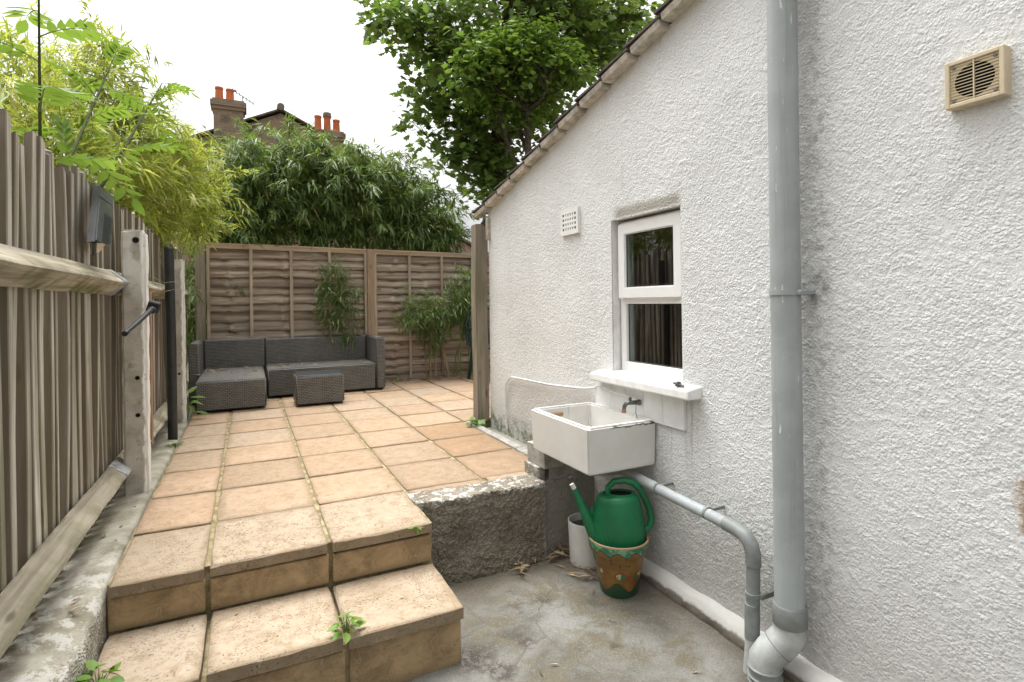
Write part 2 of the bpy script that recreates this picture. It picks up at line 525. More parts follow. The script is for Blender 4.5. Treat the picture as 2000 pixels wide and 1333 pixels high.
def mk_rattan():
    t = NT('grey_rattan')
    g = t.tc.outputs['Object']
    x, y, z = t.sep(g)
    nx = t.add('ShaderNodeNewGeometry').outputs['Normal']
    ns = t.sep(nx)
    # weave running over whichever face we are on: u along the face, v up it
    side = t.step(t.math('ABSOLUTE', ns[0]), 0.6, 0.8)
    topf = t.step(t.math('ABSOLUTE', ns[2]), 0.6, 0.8)
    u = t.mix(side, x, y)
    w = t.mix(topf, z, y)
    cu = t.add('ShaderNodeCombineXYZ')
    t.l.new(t.sep(u)[0], cu.inputs[0])
    t.l.new(t.sep(w)[0], cu.inputs[1])
    br = t.add('ShaderNodeTexBrick')
    t.l.new(cu.outputs[0], br.inputs['Vector'])
    br.inputs['Scale'].default_value = 1.0
    br.inputs['Brick Width'].default_value = 0.036
    br.inputs['Row Height'].default_value = 0.016
    br.inputs['Mortar Size'].default_value = 0.0032
    br.inputs['Mortar Smooth'].default_value = 0.6
    br.inputs['Color1'].default_value = (0.135, 0.130, 0.120, 1)
    br.inputs['Color2'].default_value = (0.19, 0.18, 0.165, 1)
    br.inputs['Mortar'].default_value = (0.014, 0.014, 0.013, 1)
    n = t.noise(t.coords(), 5, 4)
    c = t.mix(t.math('MULTIPLY', t.step(n, 0.4, 0.7), 0.45), br.outputs['Color'], (0.16, 0.148, 0.128))
    t.bsdf(c, 0.55, t.bump(br.outputs['Fac'], -0.8, 0.006), 0.4)
    MAT['grey_rattan'] = t.m


mk_rattan()


def leaf_mat(name, stops, trans=0.45, tcol=(0.25, 0.36, 0.04), rough=0.45):
    t = NT(name)
    r = t.island()
    v = t.coords(rand=False)
    c = t.ramp(r, stops)
    n = t.noise(v, 2.0, 3)
    c = t.mix(t.math('MULTIPLY', t.step(n, 0.35, 0.7), 0.35), c, stops[0][1])
    n2 = t.noise(t.coords(rand=False, loc=(3, 1, 7)), 3.4, 3)
    c = t.mix(t.math('MULTIPLY', t.step(n2, 0.50, 0.68), 0.6), c, stops[-2][1])
    p = t.bsdf(c, rough, None, 0.4, finish=False)
    tr = t.add('ShaderNodeBsdfTranslucent')
    t.put(tr.inputs['Color'], t.mix(0.5, c, tcol))
    mx = t.add('ShaderNodeMixShader')
    mx.inputs[0].default_value = trans
    t.l.new(p.outputs[0], mx.inputs[1])
    t.l.new(tr.outputs[0], mx.inputs[2])
    t.l.new(mx.outputs[0], t.out.inputs['Surface'])
    MAT[name] = t.m


leaf_mat('bamboo_leaf', [(0.0, (0.075, 0.13, 0.042)), (0.5, (0.125, 0.20, 0.06)), (0.85, (0.20, 0.27, 0.08)), (1.0, (0.36, 0.34, 0.14))], 0.38)
leaf_mat('gold_bamboo_leaf', [(0.0, (0.18, 0.27, 0.045)), (0.40, (0.31, 0.38, 0.06)), (0.80, (0.48, 0.49, 0.10)), (1.0, (0.56, 0.48, 0.18))], 0.5, (0.48, 0.54, 0.07))
leaf_mat('shoot_leaf', [(0.0, (0.08, 0.17, 0.03)), (0.6, (0.13, 0.25, 0.04)), (0.9, (0.20, 0.31, 0.05)), (1.0, (0.22, 0.32, 0.05))], 0.4, (0.30, 0.42, 0.04))
leaf_mat('maple_leaf', [(0.0, (0.10, 0.185, 0.05)), (0.55, (0.16, 0.26, 0.065)), (0.9, (0.22, 0.30, 0.07)), (1.0, (0.32, 0.32, 0.10))], 0.5, (0.20, 0.30, 0.03))
leaf_mat('bright_leaf', [(0.0, (0.10, 0.20, 0.035)), (0.6, (0.16, 0.28, 0.05)), (1.0, (0.26, 0.36, 0.07))], 0.42, (0.26, 0.38, 0.04))
leaf_mat('weed_leaf', [(0.0, (0.09, 0.18, 0.025)), (0.6, (0.14, 0.25, 0.035)), (1.0, (0.2, 0.29, 0.05))], 0.3)
leaf_mat('dry_leaf', [(0.0, (0.20, 0.13, 0.07)), (0.5, (0.36, 0.26, 0.15)), (1.0, (0.52, 0.42, 0.28))], 0.15, (0.4, 0.28, 0.12), 0.7)
plain('bark', (0.10, 0.085, 0.065), 0.9, 0.1, var=0.5, scale=18, bump=0.6, bdist=0.01)
plain('culm_green', (0.16, 0.20, 0.06), 0.5, 0.4, var=0.3)
plain('culm_dry', (0.36, 0.29, 0.17), 0.6, 0.3, var=0.4)
plain('shoot_stem', (0.050, 0.062, 0.022), 0.85, 0.08, var=0.4)
plain('pipe_dark', (0.20, 0.215, 0.205), 0.48, 0.4, var=0.25, scale=14, bump=0.1)
plain('pipe_pale', (0.39, 0.40, 0.39), 0.5, 0.4, var=0.25, scale=14, bump=0.1)
plain('upvc_white', (0.82, 0.82, 0.81), 0.3, 0.5, var=0.04, scale=4, bump=0.02)
plain('sill_white', (0.78, 0.775, 0.75), 0.55, 0.4, var=0.12, scale=14, bump=0.25, bdist=0.004)
plain('tile_white', (0.76, 0.765, 0.755), 0.35, 0.5, var=0.10, scale=9, bump=0.08)
plain('vent_beige', (0.60, 0.51, 0.35), 0.45, 0.4, var=0.10, scale=10, bump=0.03)
plain('vent_white', (0.80, 0.80, 0.78), 0.5, 0.4, var=0.06, bump=0.1)
plain('dark_void', (0.012, 0.011, 0.010), 0.9, 0.1)
plain('room_plaster', (0.22, 0.21, 0.19), 0.9, 0.1)
plain('black_plastic', (0.022, 0.023, 0.025), 0.45, 0.4, var=0.3)
plain('black_paint', (0.018, 0.019, 0.020), 0.35, 0.5, var=0.4, scale=20, bump=0.3)
plain('solar_blue', (0.085, 0.092, 0.115), 0.22, 0.6, var=0.3, scale=6, bump=0.02)
plain('tap_metal', (0.16, 0.16, 0.155), 0.45, 0.5, metal=0.7, var=0.5, scale=30, bump=0.3)
plain('brass', (0.45, 0.26, 0.14), 0.4, 0.5, metal=0.8, var=0.3)
plain('block_grey', (0.36, 0.345, 0.31), 0.9, 0.2, var=0.3, scale=20, bump=0.5, bdist=0.005)
plain('verge_mortar', (0.50, 0.455, 0.39), 0.9, 0.15, var=0.4, scale=16, bump=0.6, bdist=0.006)
plain('tile_dark', (0.085, 0.072, 0.062), 0.8, 0.2, var=0.5, scale=20, bump=0.5, bdist=0.006)
plain('can_green', (0.010, 0.155, 0.058), 0.38, 0.45, var=0.25, scale=6, bump=0.05)
plain('planter_white', (0.60, 0.59, 0.55), 0.45, 0.4, var=0.16, scale=5, bump=0.06)
plain('planter_inside', (0.20, 0.205, 0.20), 0.6, 0.3)
plain('glaze_red', (0.27, 0.035, 0.025), 0.35, 0.5)
plain('glaze_cream', (0.42, 0.37, 0.20), 0.35, 0.5)
plain('glaze_green', (0.030, 0.15, 0.075), 0.3, 0.5)
plain('glaze_dark', (0.03, 0.02, 0.015), 0.35, 0.5)
plain('chimney_pot', (0.55, 0.165, 0.07), 0.8, 0.2, var=0.2, scale=3)
plain('slate', (0.20, 0.175, 0.14), 0.8, 0.2, var=0.3, scale=3)
plain('aerial', (0.30, 0.31, 0.33), 0.5, 0.5, metal=0.5)
plain('chair_green', (0.010, 0.030, 0.024), 0.4, 0.4)
plain('soil', (0.10, 0.08, 0.055), 0.95, 0.1, var=0.4, scale=9, bump=0.7, bdist=0.02)
plain('zinc', (0.45, 0.46, 0.46), 0.5, 0.4, var=0.3)
plain('pink_wall', (0.50, 0.33, 0.27), 0.9, 0.1, var=0.2, scale=2)
plain('cable_white', (0.66, 0.655, 0.63), 0.6, 0.3, var=0.2)
plain('lead_tape', (0.36, 0.375, 0.375), 0.5, 0.4, var=0.5, scale=25, bump=0.5)


def mk_pipe():
    t = NT('pipe_grey')
    v = t.coords(rand=False)
    n = t.noise(v, 5, 5, .6)
    c = t.mix(t.step(n, .3, .7), (.365, .395, .40), (.30, .32, .32))
    st_ = t.noise(t.coords((55, 55, 1.6), rand=False), 1.0, 5, .65)
    c = t.mix(t.math('MULTIPLY', t.step(st_, .52, .70), .35), c, (.21, .225, .215))
    wm = t.math('MULTIPLY', t.step(t.noise(t.coords((70, 70, 9), rand=False, loc=(3, 5, 1)), 1.0, 3, .5), .685, .70), t.step(t.noise(v, 4, 2), .46, .54))
    c = t.mix(t.math('MULTIPLY', wm, .85), c, (.66, .67, .66))
    g = t.noise(v, 70, 4, .7)
    c = t.mix(t.math('MULTIPLY', t.step(g, .62, .72), .4), c, (.20, .19, .16))
    t.bsdf(c, .45, t.bump(t.noise(v, 30, 3), .06, .003), .42)
    MAT['pipe_grey'] = t.m


mk_pipe()


def mk_sink():
    t = NT('sink_ceramic')
    v = t.coords(rand=False)
    x, y, z = t.sep(v)
    n = t.noise(v, 6, 5, 0.6)
    c = t.mix(t.step(n, 0.35, 0.7), (0.68, 0.67, 0.64), (0.62, 0.605, 0.57))
    # dribble marks below the near rim, and a crack along it
    dr = t.noise(t.coords((60, 60, 3), rand=False), 1.0, 3, 0.6)
    a = t.math('MULTIPLY', t.step(x, 1.56, 1.62), t.step(x, 1.76, 1.70))
    b = t.math('MULTIPLY', t.step(z, 0.28, 0.385), t.step(dr, 0.60, 0.70))
    c = t.mix(t.math('MULTIPLY', t.math('MULTIPLY', a, b), 0.65), c, (0.16, 0.15, 0.13))
    cl = t.math('ABSOLUTE', t.math('SUBTRACT', t.math('SUBTRACT', z, 0.395), t.math('MULTIPLY', t.math('SUBTRACT', t.noise(v, 22, 3), .5), 0.03)))
    ck = t.math('MULTIPLY', t.math('MULTIPLY', t.step(cl, 0.0045, 0.001), t.step(x, 1.53, 1.56)), t.step(y, 2.20, 2.16))
    c = t.mix(ck, c, (0.07, 0.06, 0.05))
    # limescale and dirt inside
    inx = t.math('MULTIPLY', t.step(x, 1.43, 1.45), t.step(y, 2.145, 2.165))
    ins = t.math('MULTIPLY', t.step(t.noise(t.coords((14, 14, 4), rand=False), 1, 4), 0.5, 0.7), t.step(z, 0.40, 0.25))
    c = t.mix(t.math('MULTIPLY', t.math('MULTIPLY', ins, inx), 0.3), c, (0.36, 0.31, 0.22))
    t.bsdf(c, 0.42, t.bump(t.noise(v, 9, 3), 0.05, 0.01), 0.35)
    MAT['sink_ceramic'] = t.m


mk_sink()


def mk_pot():
    t = NT('painted_terracotta')
    o = t.tc.outputs['Object']
    x, y, z = t.sep(o)
    th = t.math('ARCTAN2', y, x)
    n = t.noise(o, 16, 5)
    c = t.mix(t.step(n, 0.35, 0.65), (0.235, 0.125, 0.030), (0.165, 0.082, 0.020))
    def wave(z0, amp, k, ph):
        s = t.math('SINE', t.math('ADD', t.math('MULTIPLY', th, k), ph))
        return t.math('ADD', z0, t.math('MULTIPLY', s, amp))
    def below(zz, w=0.003):
        return t.step(t.math('SUBTRACT', zz, z), -w * .4, w)
    # rosettes: little rings under the rim
    vz = t.add('ShaderNodeCombineXYZ')
    t.put(vz.inputs[0], t.math('MULTIPLY', th, 0.12))
    t.put(vz.inputs[1], z)
    d = t.voro(vz.outputs[0], 42, rnd=0.5)
    belt = t.math('MULTIPLY', t.step(z, 0.150, 0.158), t.step(z, 0.215, 0.205))
    rg = t.math('MULTIPLY', t.step(d, 0.26, 0.21), belt)
    c = t.mix(rg, c, (0.035, 0.02, 0.012))
    c = t.mix(t.math('MULTIPLY', t.step(d, 0.12, 0.08), belt), c, (0.30, 0.17, 0.05))
    # base wave and rim wave in green glaze, each with a dark outline
    lo = wave(0.052, 0.022, 5, 0.4)
    c = t.mix(below(t.math('ADD', lo, 0.005)), c, (0.03, 0.02, 0.012))
    c = t.mix(below(lo), c, t.mix(t.step(n, 0.4, 0.7), (0.018, 0.075, 0.035), (0.035, 0.05, 0.02)))
    hi = wave(0.228, 0.011, 11, 0.9)
    up = t.math('SUBTRACT', 1.0, below(hi))
    up2 = t.math('SUBTRACT', 1.0, below(t.math('SUBTRACT', hi, 0.005)))
    c = t.mix(up2, c, (0.03, 0.02, 0.012))
    c = t.mix(up, c, t.mix(t.step(t.noise(o, 30, 3), 0.45, 0.6), (0.025, 0.14, 0.07), (0.15, 0.30, 0.18)))
    c = t.mix(t.step(z, 0.255, 0.2575), c, (0.36, 0.22, 0.13))
    t.bsdf(c, 0.38, t.bump(n, 0.15, 0.004), 0.5)
    MAT['painted_terracotta'] = t.m


mk_pot()


def mk_brick():
    t = NT('london_stock')
    v = t.coords(rand=False)
    x, y, z = t.sep(v)
    cu = t.add('ShaderNodeCombineXYZ')
    t.put(cu.inputs[0], t.math('ADD', x, y))
    t.put(cu.inputs[1], z)
    br = t.add('ShaderNodeTexBrick')
    t.l.new(cu.outputs[0], br.inputs['Vector'])
    br.inputs['Scale'].default_value = 1.0
    br.inputs['Brick Width'].default_value = 0.225
    br.inputs['Row Height'].default_value = 0.075
    br.inputs['Mortar Size'].default_value = 0.009
    br.inputs['Color1'].default_value = (0.36, 0.27, 0.18, 1)
    br.inputs['Color2'].default_value = (0.25, 0.175, 0.12, 1)
    br.inputs['Mortar'].default_value = (0.30, 0.27, 0.22, 1)
    c = t.mix(t.math('MULTIPLY', t.step(t.noise(v, 2.5, 5), 0.5, 0.7), 0.6), br.outputs['Color'], (0.09, 0.075, 0.06))
    t.bsdf(c, 0.9, t.bump(br.outputs['Fac'], -0.6, 0.01), 0.15)
    MAT['london_stock'] = t.m


mk_brick()


def mk_glass():
    t = NT('window_glass')
    fr = t.add('ShaderNodeFresnel')
    fr.inputs['IOR'].default_value = 2.8
    tr = t.add('ShaderNodeBsdfTransparent')
    tr.inputs['Color'].default_value = (0.75, 0.80, 0.78, 1)
    gl = t.add('ShaderNodeBsdfGlossy')
    gl.inputs['Roughness'].default_value = 0.012
    mx = t.add('ShaderNodeMixShader')
    bf_ = t.add('ShaderNodeNewGeometry').outputs['Backfacing']
    t.l.new(t.math('MULTIPLY', fr.outputs[0], t.math('SUBTRACT', 1.0, bf_)), mx.inputs[0])
    t.l.new(tr.outputs[0], mx.inputs[1])
    t.l.new(gl.outputs[0], mx.inputs[2])
    t.l.new(mx.outputs[0], t.out.inputs['Surface'])
    MAT['window_glass'] = t.m


mk_glass()
t = NT('table_glass')
t.bsdf((0.055, 0.06, 0.06), 0.06, None, 0.6)
MAT['table_glass'] = t.m


# ------------------------------------------------------------------ mesh helpers
def link(o):
    COL.objects.link(o)
    return o


def tag(o, label=None, cat=None, group=None, kind=None):
    if label:
        o['label'] = label
    if cat:
        o['category'] = cat
    if group:
        o['group'] = group
    if kind:
        o['kind'] = kind
    return o


def empty(name, loc=(0, 0, 0)):
    o = bpy.data.objects.new(name, None)
    o.location = loc
    o.empty_display_size = 0.1
    return link(o)


def hang(o, parent):
    """parent without moving: every parent here has only a location"""
    o.parent = parent
    if parent is not None:
        wl_ = Vector((0, 0, 0))
        p = parent
        while p is not None:
            wl_ += p.location
            p = p.parent
        o.location = Vector(o.location) - wl_
    return o


class MB:
    def __init__(self):
        self.v, self.f = [], []

    def add(self, vs_, fs_):
        b = len(self.v)
        self.v += [tuple(q) for q in vs_]
        self.f += [tuple(i + b for i in q) for q in fs_]
        return self

    def box(self, x0, x1, y0, y1, z0, z1, bev=0.0, seg=1, mat=None, wob=0.0):
        bm = bmesh.new()
        bmesh.ops.create_cube(bm, size=1.0)
        for v in bm.verts:
            v.co = Vector(((x0 + x1) / 2 + v.co.x * (x1 - x0), (y0 + y1) / 2 + v.co.y * (y1 - y0), (z0 + z1) / 2 + v.co.z * (z1 - z0)))
        if bev > 0:
            bmesh.ops.bevel(bm, geom=bm.edges[:] + bm.verts[:], offset=bev, segments=seg, affect='EDGES', clamp_overlap=True)
        if wob > 0:
            for v in bm.verts:
                v.co += Vector((random.uniform(-wob, wob), random.uniform(-wob, wob), random.uniform(-wob, wob)))
        if mat is not None:
            bmesh.ops.transform(bm, matrix=mat, verts=bm.verts)
        bm.verts.index_update()
        self.add([v.co[:] for v in bm.verts], [[v.index for v in f.verts] for f in bm.faces])
        bm.free()
        return self

    def tube(self, path, radii, n=10, cap=True):
        path = [Vector(p) for p in path]
        if not isinstance(radii, (list, tuple)):
            radii = [radii] * len(path)
        rings = []
        ref = None
        for i, p in enumerate(path):
            a = path[max(i - 1, 0)]
            b = path[min(i + 1, len(path) - 1)]
            d = (b - a).normalized()
            if ref is None:
                ref = d.orthogonal().normalized()
            ref = (ref - d * ref.dot(d)).normalized()
            s = d.cross(ref)
            rings.append([p + (ref * math.cos(2 * math.pi * k / n) + s * math.sin(2 * math.pi * k / n)) * radii[i] for k in range(n)])
        vs_ = [q for r in rings for q in r]
        fs_ = []
        for i in range(len(path) - 1):
            for k in range(n):
                k2 = (k + 1) % n
                fs_.append((i * n + k, i * n + k2, (i + 1) * n + k2, (i + 1) * n + k))
        if cap:
            fs_.append(tuple(range(n - 1, -1, -1)))
            fs_.append(tuple((len(path) - 1) * n + k for k in range(n)))
        return self.add(vs_, fs_)

    def lathe(self, prof, c=(0, 0, 0), n=40, sx=1.0, sy=1.0, mod=None, rot=0.0):
        vs_, fs_ = [], []
        for i, (r, z) in enumerate(prof):
            for k in range(n):
                a = 2 * math.pi * k / n
                rr = r + (mod(a, z, i) if mod else 0)
                px, py = rr * math.cos(a) * sx, rr * math.sin(a) * sy
                ca, sa = math.cos(rot), math.sin(rot)
                vs_.append((c[0] + px * ca - py * sa, c[1] + px * sa + py * ca, c[2] + z))
        for i in range(len(prof) - 1):
            for k in range(n):
                k2 = (k + 1) % n
                fs_.append((i * n + k, i * n + k2, (i + 1) * n + k2, (i + 1) * n + k))
        return self.add(vs_, fs_)

    def prism(self, poly, axis, a, b):
        """extrude a polygon of 2-D points along an axis from a to b"""
        n = len(poly)
        def mk(p, t_):
            if axis == 'X':
                return (t_, p[0], p[1])
            if axis == 'Y':
                return (p[0], t_, p[1])
            return (p[0], p[1], t_)
        vs_ = [mk(p, a) for p in poly] + [mk(p, b) for p in poly]
        fs_ = [tuple(range(n)), tuple(range(2 * n - 1, n - 1, -1))]
        for i in range(n):
            j = (i + 1) % n
            fs_.append((i, i + n, j + n, j))
        return self.add(vs_, fs_)

    def build(self, name, mat, parent=None, loc=None, smooth=False, fix=True):
        me = bpy.data.meshes.new(name)
        v = np.array(self.v, dtype=np.float64)
        if loc is None:
            loc = (0, 0, 0)
        v = v - np.array(loc)
        me.from_pydata(v.tolist(), [], self.f)
        if fix:
            bm = bmesh.new()
            bm.from_mesh(me)
            bmesh.ops.recalc_face_normals(bm, faces=bm.faces)
            bm.to_mesh(me)
            bm.free()
        me.materials.append(MAT[mat])
        if smooth:
            me.polygons.foreach_set('use_smooth', [True] * len(me.polygons))
            if smooth != 'all':
                me.set_sharp_from_angle(angle=rad(40))
        o = bpy.data.objects.new(name, me)
        o.location = loc
        link(o)
        if parent is not None:
            hang(o, parent)
        return o


def weigh(o):
    md_ = o.modifiers.new('weighted_normals', 'WEIGHTED_NORMAL')
    md_.weight = 100
    return o


def np_mesh(name, V, F, mat, parent=None, smooth=False):
    """V (n,3), F (m,k) numpy arrays -> object"""
    me = bpy.data.meshes.new(name)
    nv, (nf, k) = len(V), F.shape
    me.vertices.add(nv)
    me.vertices.foreach_set('co', np.asarray(V, np.float32).ravel())
    me.loops.add(nf * k)
    me.loops.foreach_set('vertex_index', np.asarray(F, np.int32).ravel())
    me.polygons.add(nf)
    me.polygons.foreach_set('loop_start', np.arange(0, nf * k, k, dtype=np.int32))
    me.polygons.foreach_set('loop_total', np.full(nf, k, np.int32))
    me.update(calc_edges=True)
    me.validate()
    if smooth:
        me.polygons.foreach_set('use_smooth', np.ones(nf, bool))
    me.materials.append(MAT[mat])
    o = bpy.data.objects.new(name, me)
    link(o)
    if parent is not None:
        hang(o, parent)
    return o


def vnoise(x, y, seed=0):
    """smooth value noise on arrays"""
    r = np.random.default_rng(seed).random((256, 256))
    xi, yi = np.floor(x).astype(int), np.floor(y).astype(int)
    fx, fy = x - xi, y - yi
    fx, fy = fx * fx * (3 - 2 * fx), fy * fy * (3 - 2 * fy)
    g = lambda a, b: r[a % 256, b % 256]
    return (g(xi, yi) * (1 - fx) + g(xi + 1, yi) * fx) * (1 - fy) + (g(xi, yi + 1) * (1 - fx) + g(xi + 1, yi + 1) * fx) * fy


XW = 1.82          # face of the white house wall
GZ = -0.41         # lower concrete yard


def roof_z(y):
    return 1.755 + 0.2485 * (4.234 - y)


# ------------------------------------------------------------------ ground, yard, patio
m = MB().add([(-200, -200, -0.46), (200, -200, -0.46), (200, 200, -0.46), (-200, 200, -0.46)], [(0, 1, 2, 3)])
tag(m.build('ground', 'soil'), kind='structure')

# yard: gently uneven concrete sheet
nx_, ny_ = 90, 140
gx, gy = np.meshgrid(np.linspace(-0.75, 1.83, nx_), np.linspace(-3.0, 2.85, ny_), indexing='ij')
gz = GZ + 0.012 * (vnoise(gx * 3, gy * 3, 3) - 0.5) + 0.006 * (vnoise(gx * 9, gy * 9, 4) - 0.5)
gz += 0.03 * np.clip((gx - 1.70) / 0.12, 0, 1) ** 2
V = np.stack([gx, gy, gz], -1).reshape(-1, 3)
idx = np.arange(nx_ * ny_).reshape(nx_, ny_)
F = np.stack([idx[:-1, :-1], idx[1:, :-1], idx[1:, 1:], idx[:-1, 1:]], -1).reshape(-1, 4)
tag(np_mesh('yard_floor', V, F, 'yard_concrete', smooth=True), kind='structure')

# patio: mortar bed with individual slabs
bed = MB()
bed.box(-0.47, 0.752, 2.43, 2.80, GZ - .04, -0.009)
bed.box(-0.47, 1.67, 2.80, 4.36, GZ - .04, -0.0091)
bed.box(-0.47, 3.6, 4.36, 7.30, GZ - .04, -0.0092)
patio = bed.build('patio', 'joint_mortar')
tag(patio, kind='structure')
XC = [-0.470, -0.150, 0.303, 0.752, 1.190, 1.632]
XCF = [2.075, 2.52, 2.965, 3.41]
YR = [2.395, 2.885, 3.372, 3.856, 4.340, 4.822, 5.303, 5.785, 6.266, 6.748, 7.10]


def slab(x0, x1, y0, y1, z1, th, mat, parent, name='paving_slab', gap=(0.006, 0.006), tilt=0.004, bev=0.006):
    g, g2 = gap
    cx, cy = (x0 + x1) / 2, (y0 + y1) / 2
    hx, hy = (x1 - x0) / 2 - g, (y1 - y0) / 2 - g2
    jx, jy = random.uniform(-.002, .002), random.uniform(-.002, .002)
    rot = Matrix.Rotation(random.gauss(0, tilt * .9), 4, 'X') @ Matrix.Rotation(random.gauss(0, tilt * .9), 4, 'Y') @ Matrix.Rotation(random.gauss(0, 0.0025), 4, 'Z')
    # outline with slightly crumbled edges, a worn arris and the odd chip
    ns = 7
    out = []
    for a_, b_ in (((-hx, -hy), (hx, -hy)), ((hx, -hy), (hx, hy)), ((hx, hy), (-hx, hy)), ((-hx, hy), (-hx, -hy))):
        for q in range(ns):
            f_ = q / ns
            out.append((a_[0] + (b_[0] - a_[0]) * f_, a_[1] + (b_[1] - a_[1]) * f_))
    n_ = len(out)
    R0, R1, R2 = [], [], []
    for q, (a_, b_) in enumerate(out):
        ln = math.hypot(a_, b_)
        ins = bev * random.uniform(.35, .9) + (random.uniform(.003, .009) if random.random() < .12 else 0)
        corner = .0035 if q % ns == 0 else 0
        kx, ky = 1 - (corner / hx), 1 - (corner / hy)
        jo = random.uniform(-.0012, .0006)
        ex_, ey_ = a_ * kx + (jo if abs(abs(a_) - hx) < 1e-6 else 0) * (1 if a_ > 0 else -1), b_ * ky + (jo if abs(abs(b_) - hy) < 1e-6 else 0) * (1 if b_ > 0 else -1)
        R1.append((ex_, ey_, -ins * random.uniform(.6, 1.1)))
        R2.append((ex_, ey_, -th))
        sx_ = max(0, 1 - ins / hx) if abs(abs(a_) - hx) < 1e-6 else 1 - (ins / hx if q % ns == 0 else 0)
        sy_ = max(0, 1 - ins / hy) if abs(abs(b_) - hy) < 1e-6 else 1 - (ins / hy if q % ns == 0 else 0)
        R0.append((ex_ * sx_, ey_ * sy_, random.uniform(-.0004, .0004)))
    vs_ = [rot @ Vector(p) for p in R0 + R1 + R2]
    fs_ = [tuple(range(n_))] + [(k_, n_ + k_, n_ + (k_ + 1) % n_, (k_ + 1) % n_) for k_ in range(n_)] + [(n_ + k_, 2 * n_ + k_, 2 * n_ + (k_ + 1) % n_, n_ + (k_ + 1) % n_) for k_ in range(n_)]
    mb = MB().add(vs_, fs_)
    o = mb.build(name, mat, None, smooth=False)
    o.location = (cx + jx, cy + jy, z1 + random.uniform(-.0025, .0025))
    hang(o, parent)
    return o


for j in range(len(YR) - 1):
    for i in range(len(XC) - 1):
        x0, x1, y0, y1 = XC[i], XC[i + 1], YR[j], YR[j + 1]
        mat_ = 'slab_tan'
        if i >= 3:
            if j == 0:
                y0 = 2.795
                if i == 4:
                    continue
            if j in (1, 2, 3):
                mat_ = 'slab_ring'
        elif j == 0:
            mat_ = 'slab_front'
        gap = (0.006 if i > 1 else 0.008, 0.005)
        if j == 0 and i < 3:
            slab(x0, x1, y0 - 0.005, y1, 0.0, 0.042, mat_, patio, gap=gap, bev=0.008)
        else:
            slab(x0, x1, y0, y1, 0.0, 0.04, mat_, patio, gap=gap)
    for i in range(len(XCF)):
        if j >= 4:
            x0 = ([XC[-1]] + XCF)[i]
            slab(x0, XCF[i], YR[j], YR[j + 1], 0.0, 0.04, 'slab_tan', patio)
slab(1.195, 1.50, 2.80, 2.882, 0.0, 0.04, 'slab_tan', patio, gap=(.012, .006))
# narrow edging against the house
ed = MB()
for a, b in ((2.90, 3.35), (3.36, 3.80), (3.81, 4.30)):
    ed2 = MB().box(1.637, 1.70, a, b, -0.06, 0.004 + random.uniform(0, .006), bev=0.006, wob=0.002)
    ed2.build('edging_stone', 'block_grey', patio, loc=(1.668, (a + b) / 2, 0))
# gap filler between edging and wall
MB().box(1.701, XW + .02, 2.70, 4.20, GZ - .03, -0.045).build('gutter_fill', 'old_render', patio)

# steps: one lower step of slabs with stone risers
steps = empty('garden_steps', (0.14, 2.2, GZ))
tag(steps, 'two shallow garden steps faced with tan stone slabs, up to the patio', 'steps')
MB().box(-0.468, 0.742, 2.035, 2.44, GZ - .04, -0.222).build('core', 'joint_mortar', steps)
for x0, x1 in ((-0.470, -0.143), (-0.143, 0.300), (0.300, 0.752)):
    slab(x0, x1, 2.000, 2.412, -0.180, 0.045, 'slab_front', steps, 'tread', gap=(0.006, 0.002), bev=0.008)
RX = [(-0.466, -0.158), (-0.142, 0.296), (0.312, 0.742)]
for (x0, x1) in RX:
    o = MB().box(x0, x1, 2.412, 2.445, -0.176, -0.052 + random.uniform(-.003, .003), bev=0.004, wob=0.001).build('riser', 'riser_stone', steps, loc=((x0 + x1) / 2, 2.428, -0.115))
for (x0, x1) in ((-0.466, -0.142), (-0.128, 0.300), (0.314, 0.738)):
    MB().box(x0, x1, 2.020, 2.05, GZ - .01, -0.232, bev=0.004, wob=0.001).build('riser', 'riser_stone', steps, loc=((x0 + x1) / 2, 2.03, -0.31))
MB().box(-0.46, 0.740, 2.446, 2.462, -0.20, -0.03).build('backing', 'joint_mortar', steps)
MB().box(0.730, 0.744, 2.052, 2.44, GZ - .02, -0.226).build('side_face', 'riser_stone', steps)

# kerb beside the fence (rough concrete haunch)
nu, nv_ = 14, 260
prof = [(-0.68, -0.10), (-0.672, -0.02), (-0.64, -0.012), (-0.60, -0.006), (-0.56, -0.002), (-0.53, 0.0), (-0.505, -0.002), (-0.487, -0.008), (-0.476, -0.02), (-0.473, -0.05), (-0.4725, -0.13), (-0.472, -0.22), (-0.4718, -0.33), (-0.4715, -0.47)]
ys = np.concatenate([np.linspace(-1.0, 1.2, 30), np.linspace(1.22, 4.0, 180), np.linspace(4.02, 7.15, 50)])
px = np.array([p[0] for p in prof])[:, None] + 0 * ys[None]
pz = np.array([p[1] for p in prof])[:, None] + 0 * ys[None]
near = np.clip((2.40 - ys) / 0.25, 0, 1)[None]
slope_dn = np.clip((2.38 - ys) / 1.6, 0, 1)[None]
amp = 0.25 + 0.75 * near
wgt = np.array([0.2, .6, 1, 1, 1, 1, 1, 1, 1, 1, 1, 1, 1, .3])[:, None]
ii = np.arange(nu)[:, None] + 0 * ys[None]
pz = pz + wgt * amp * (0.030 * (vnoise(ii * 0.5, ys[None] * 7 + 0 * ii, 8) - 0.55) + 0.015 * (vnoise(ii * 1.1, ys[None] * 26 + 0 * ii, 9) - 0.5))
px = px + np.array([0, 0, .3, .5, .5, .5, .5, .7, 1, 1, 1, 1, 1, .3])[:, None] * near * (0.022 * (vnoise(ii * .7, ys[None] * 11, 21) - 0.7) + 0.014 * (vnoise(ii * 1.7, ys[None] * 40, 22) - 0.6))
rnd_edge = np.array([0, 0, 0, 0, 0.1, 0.35, 0.7, 1, 1, .8, .4, .1, 0, 0])[:, None]
pz = pz - near * rnd_edge * 0.035 - slope_dn * 0.03 * wgt
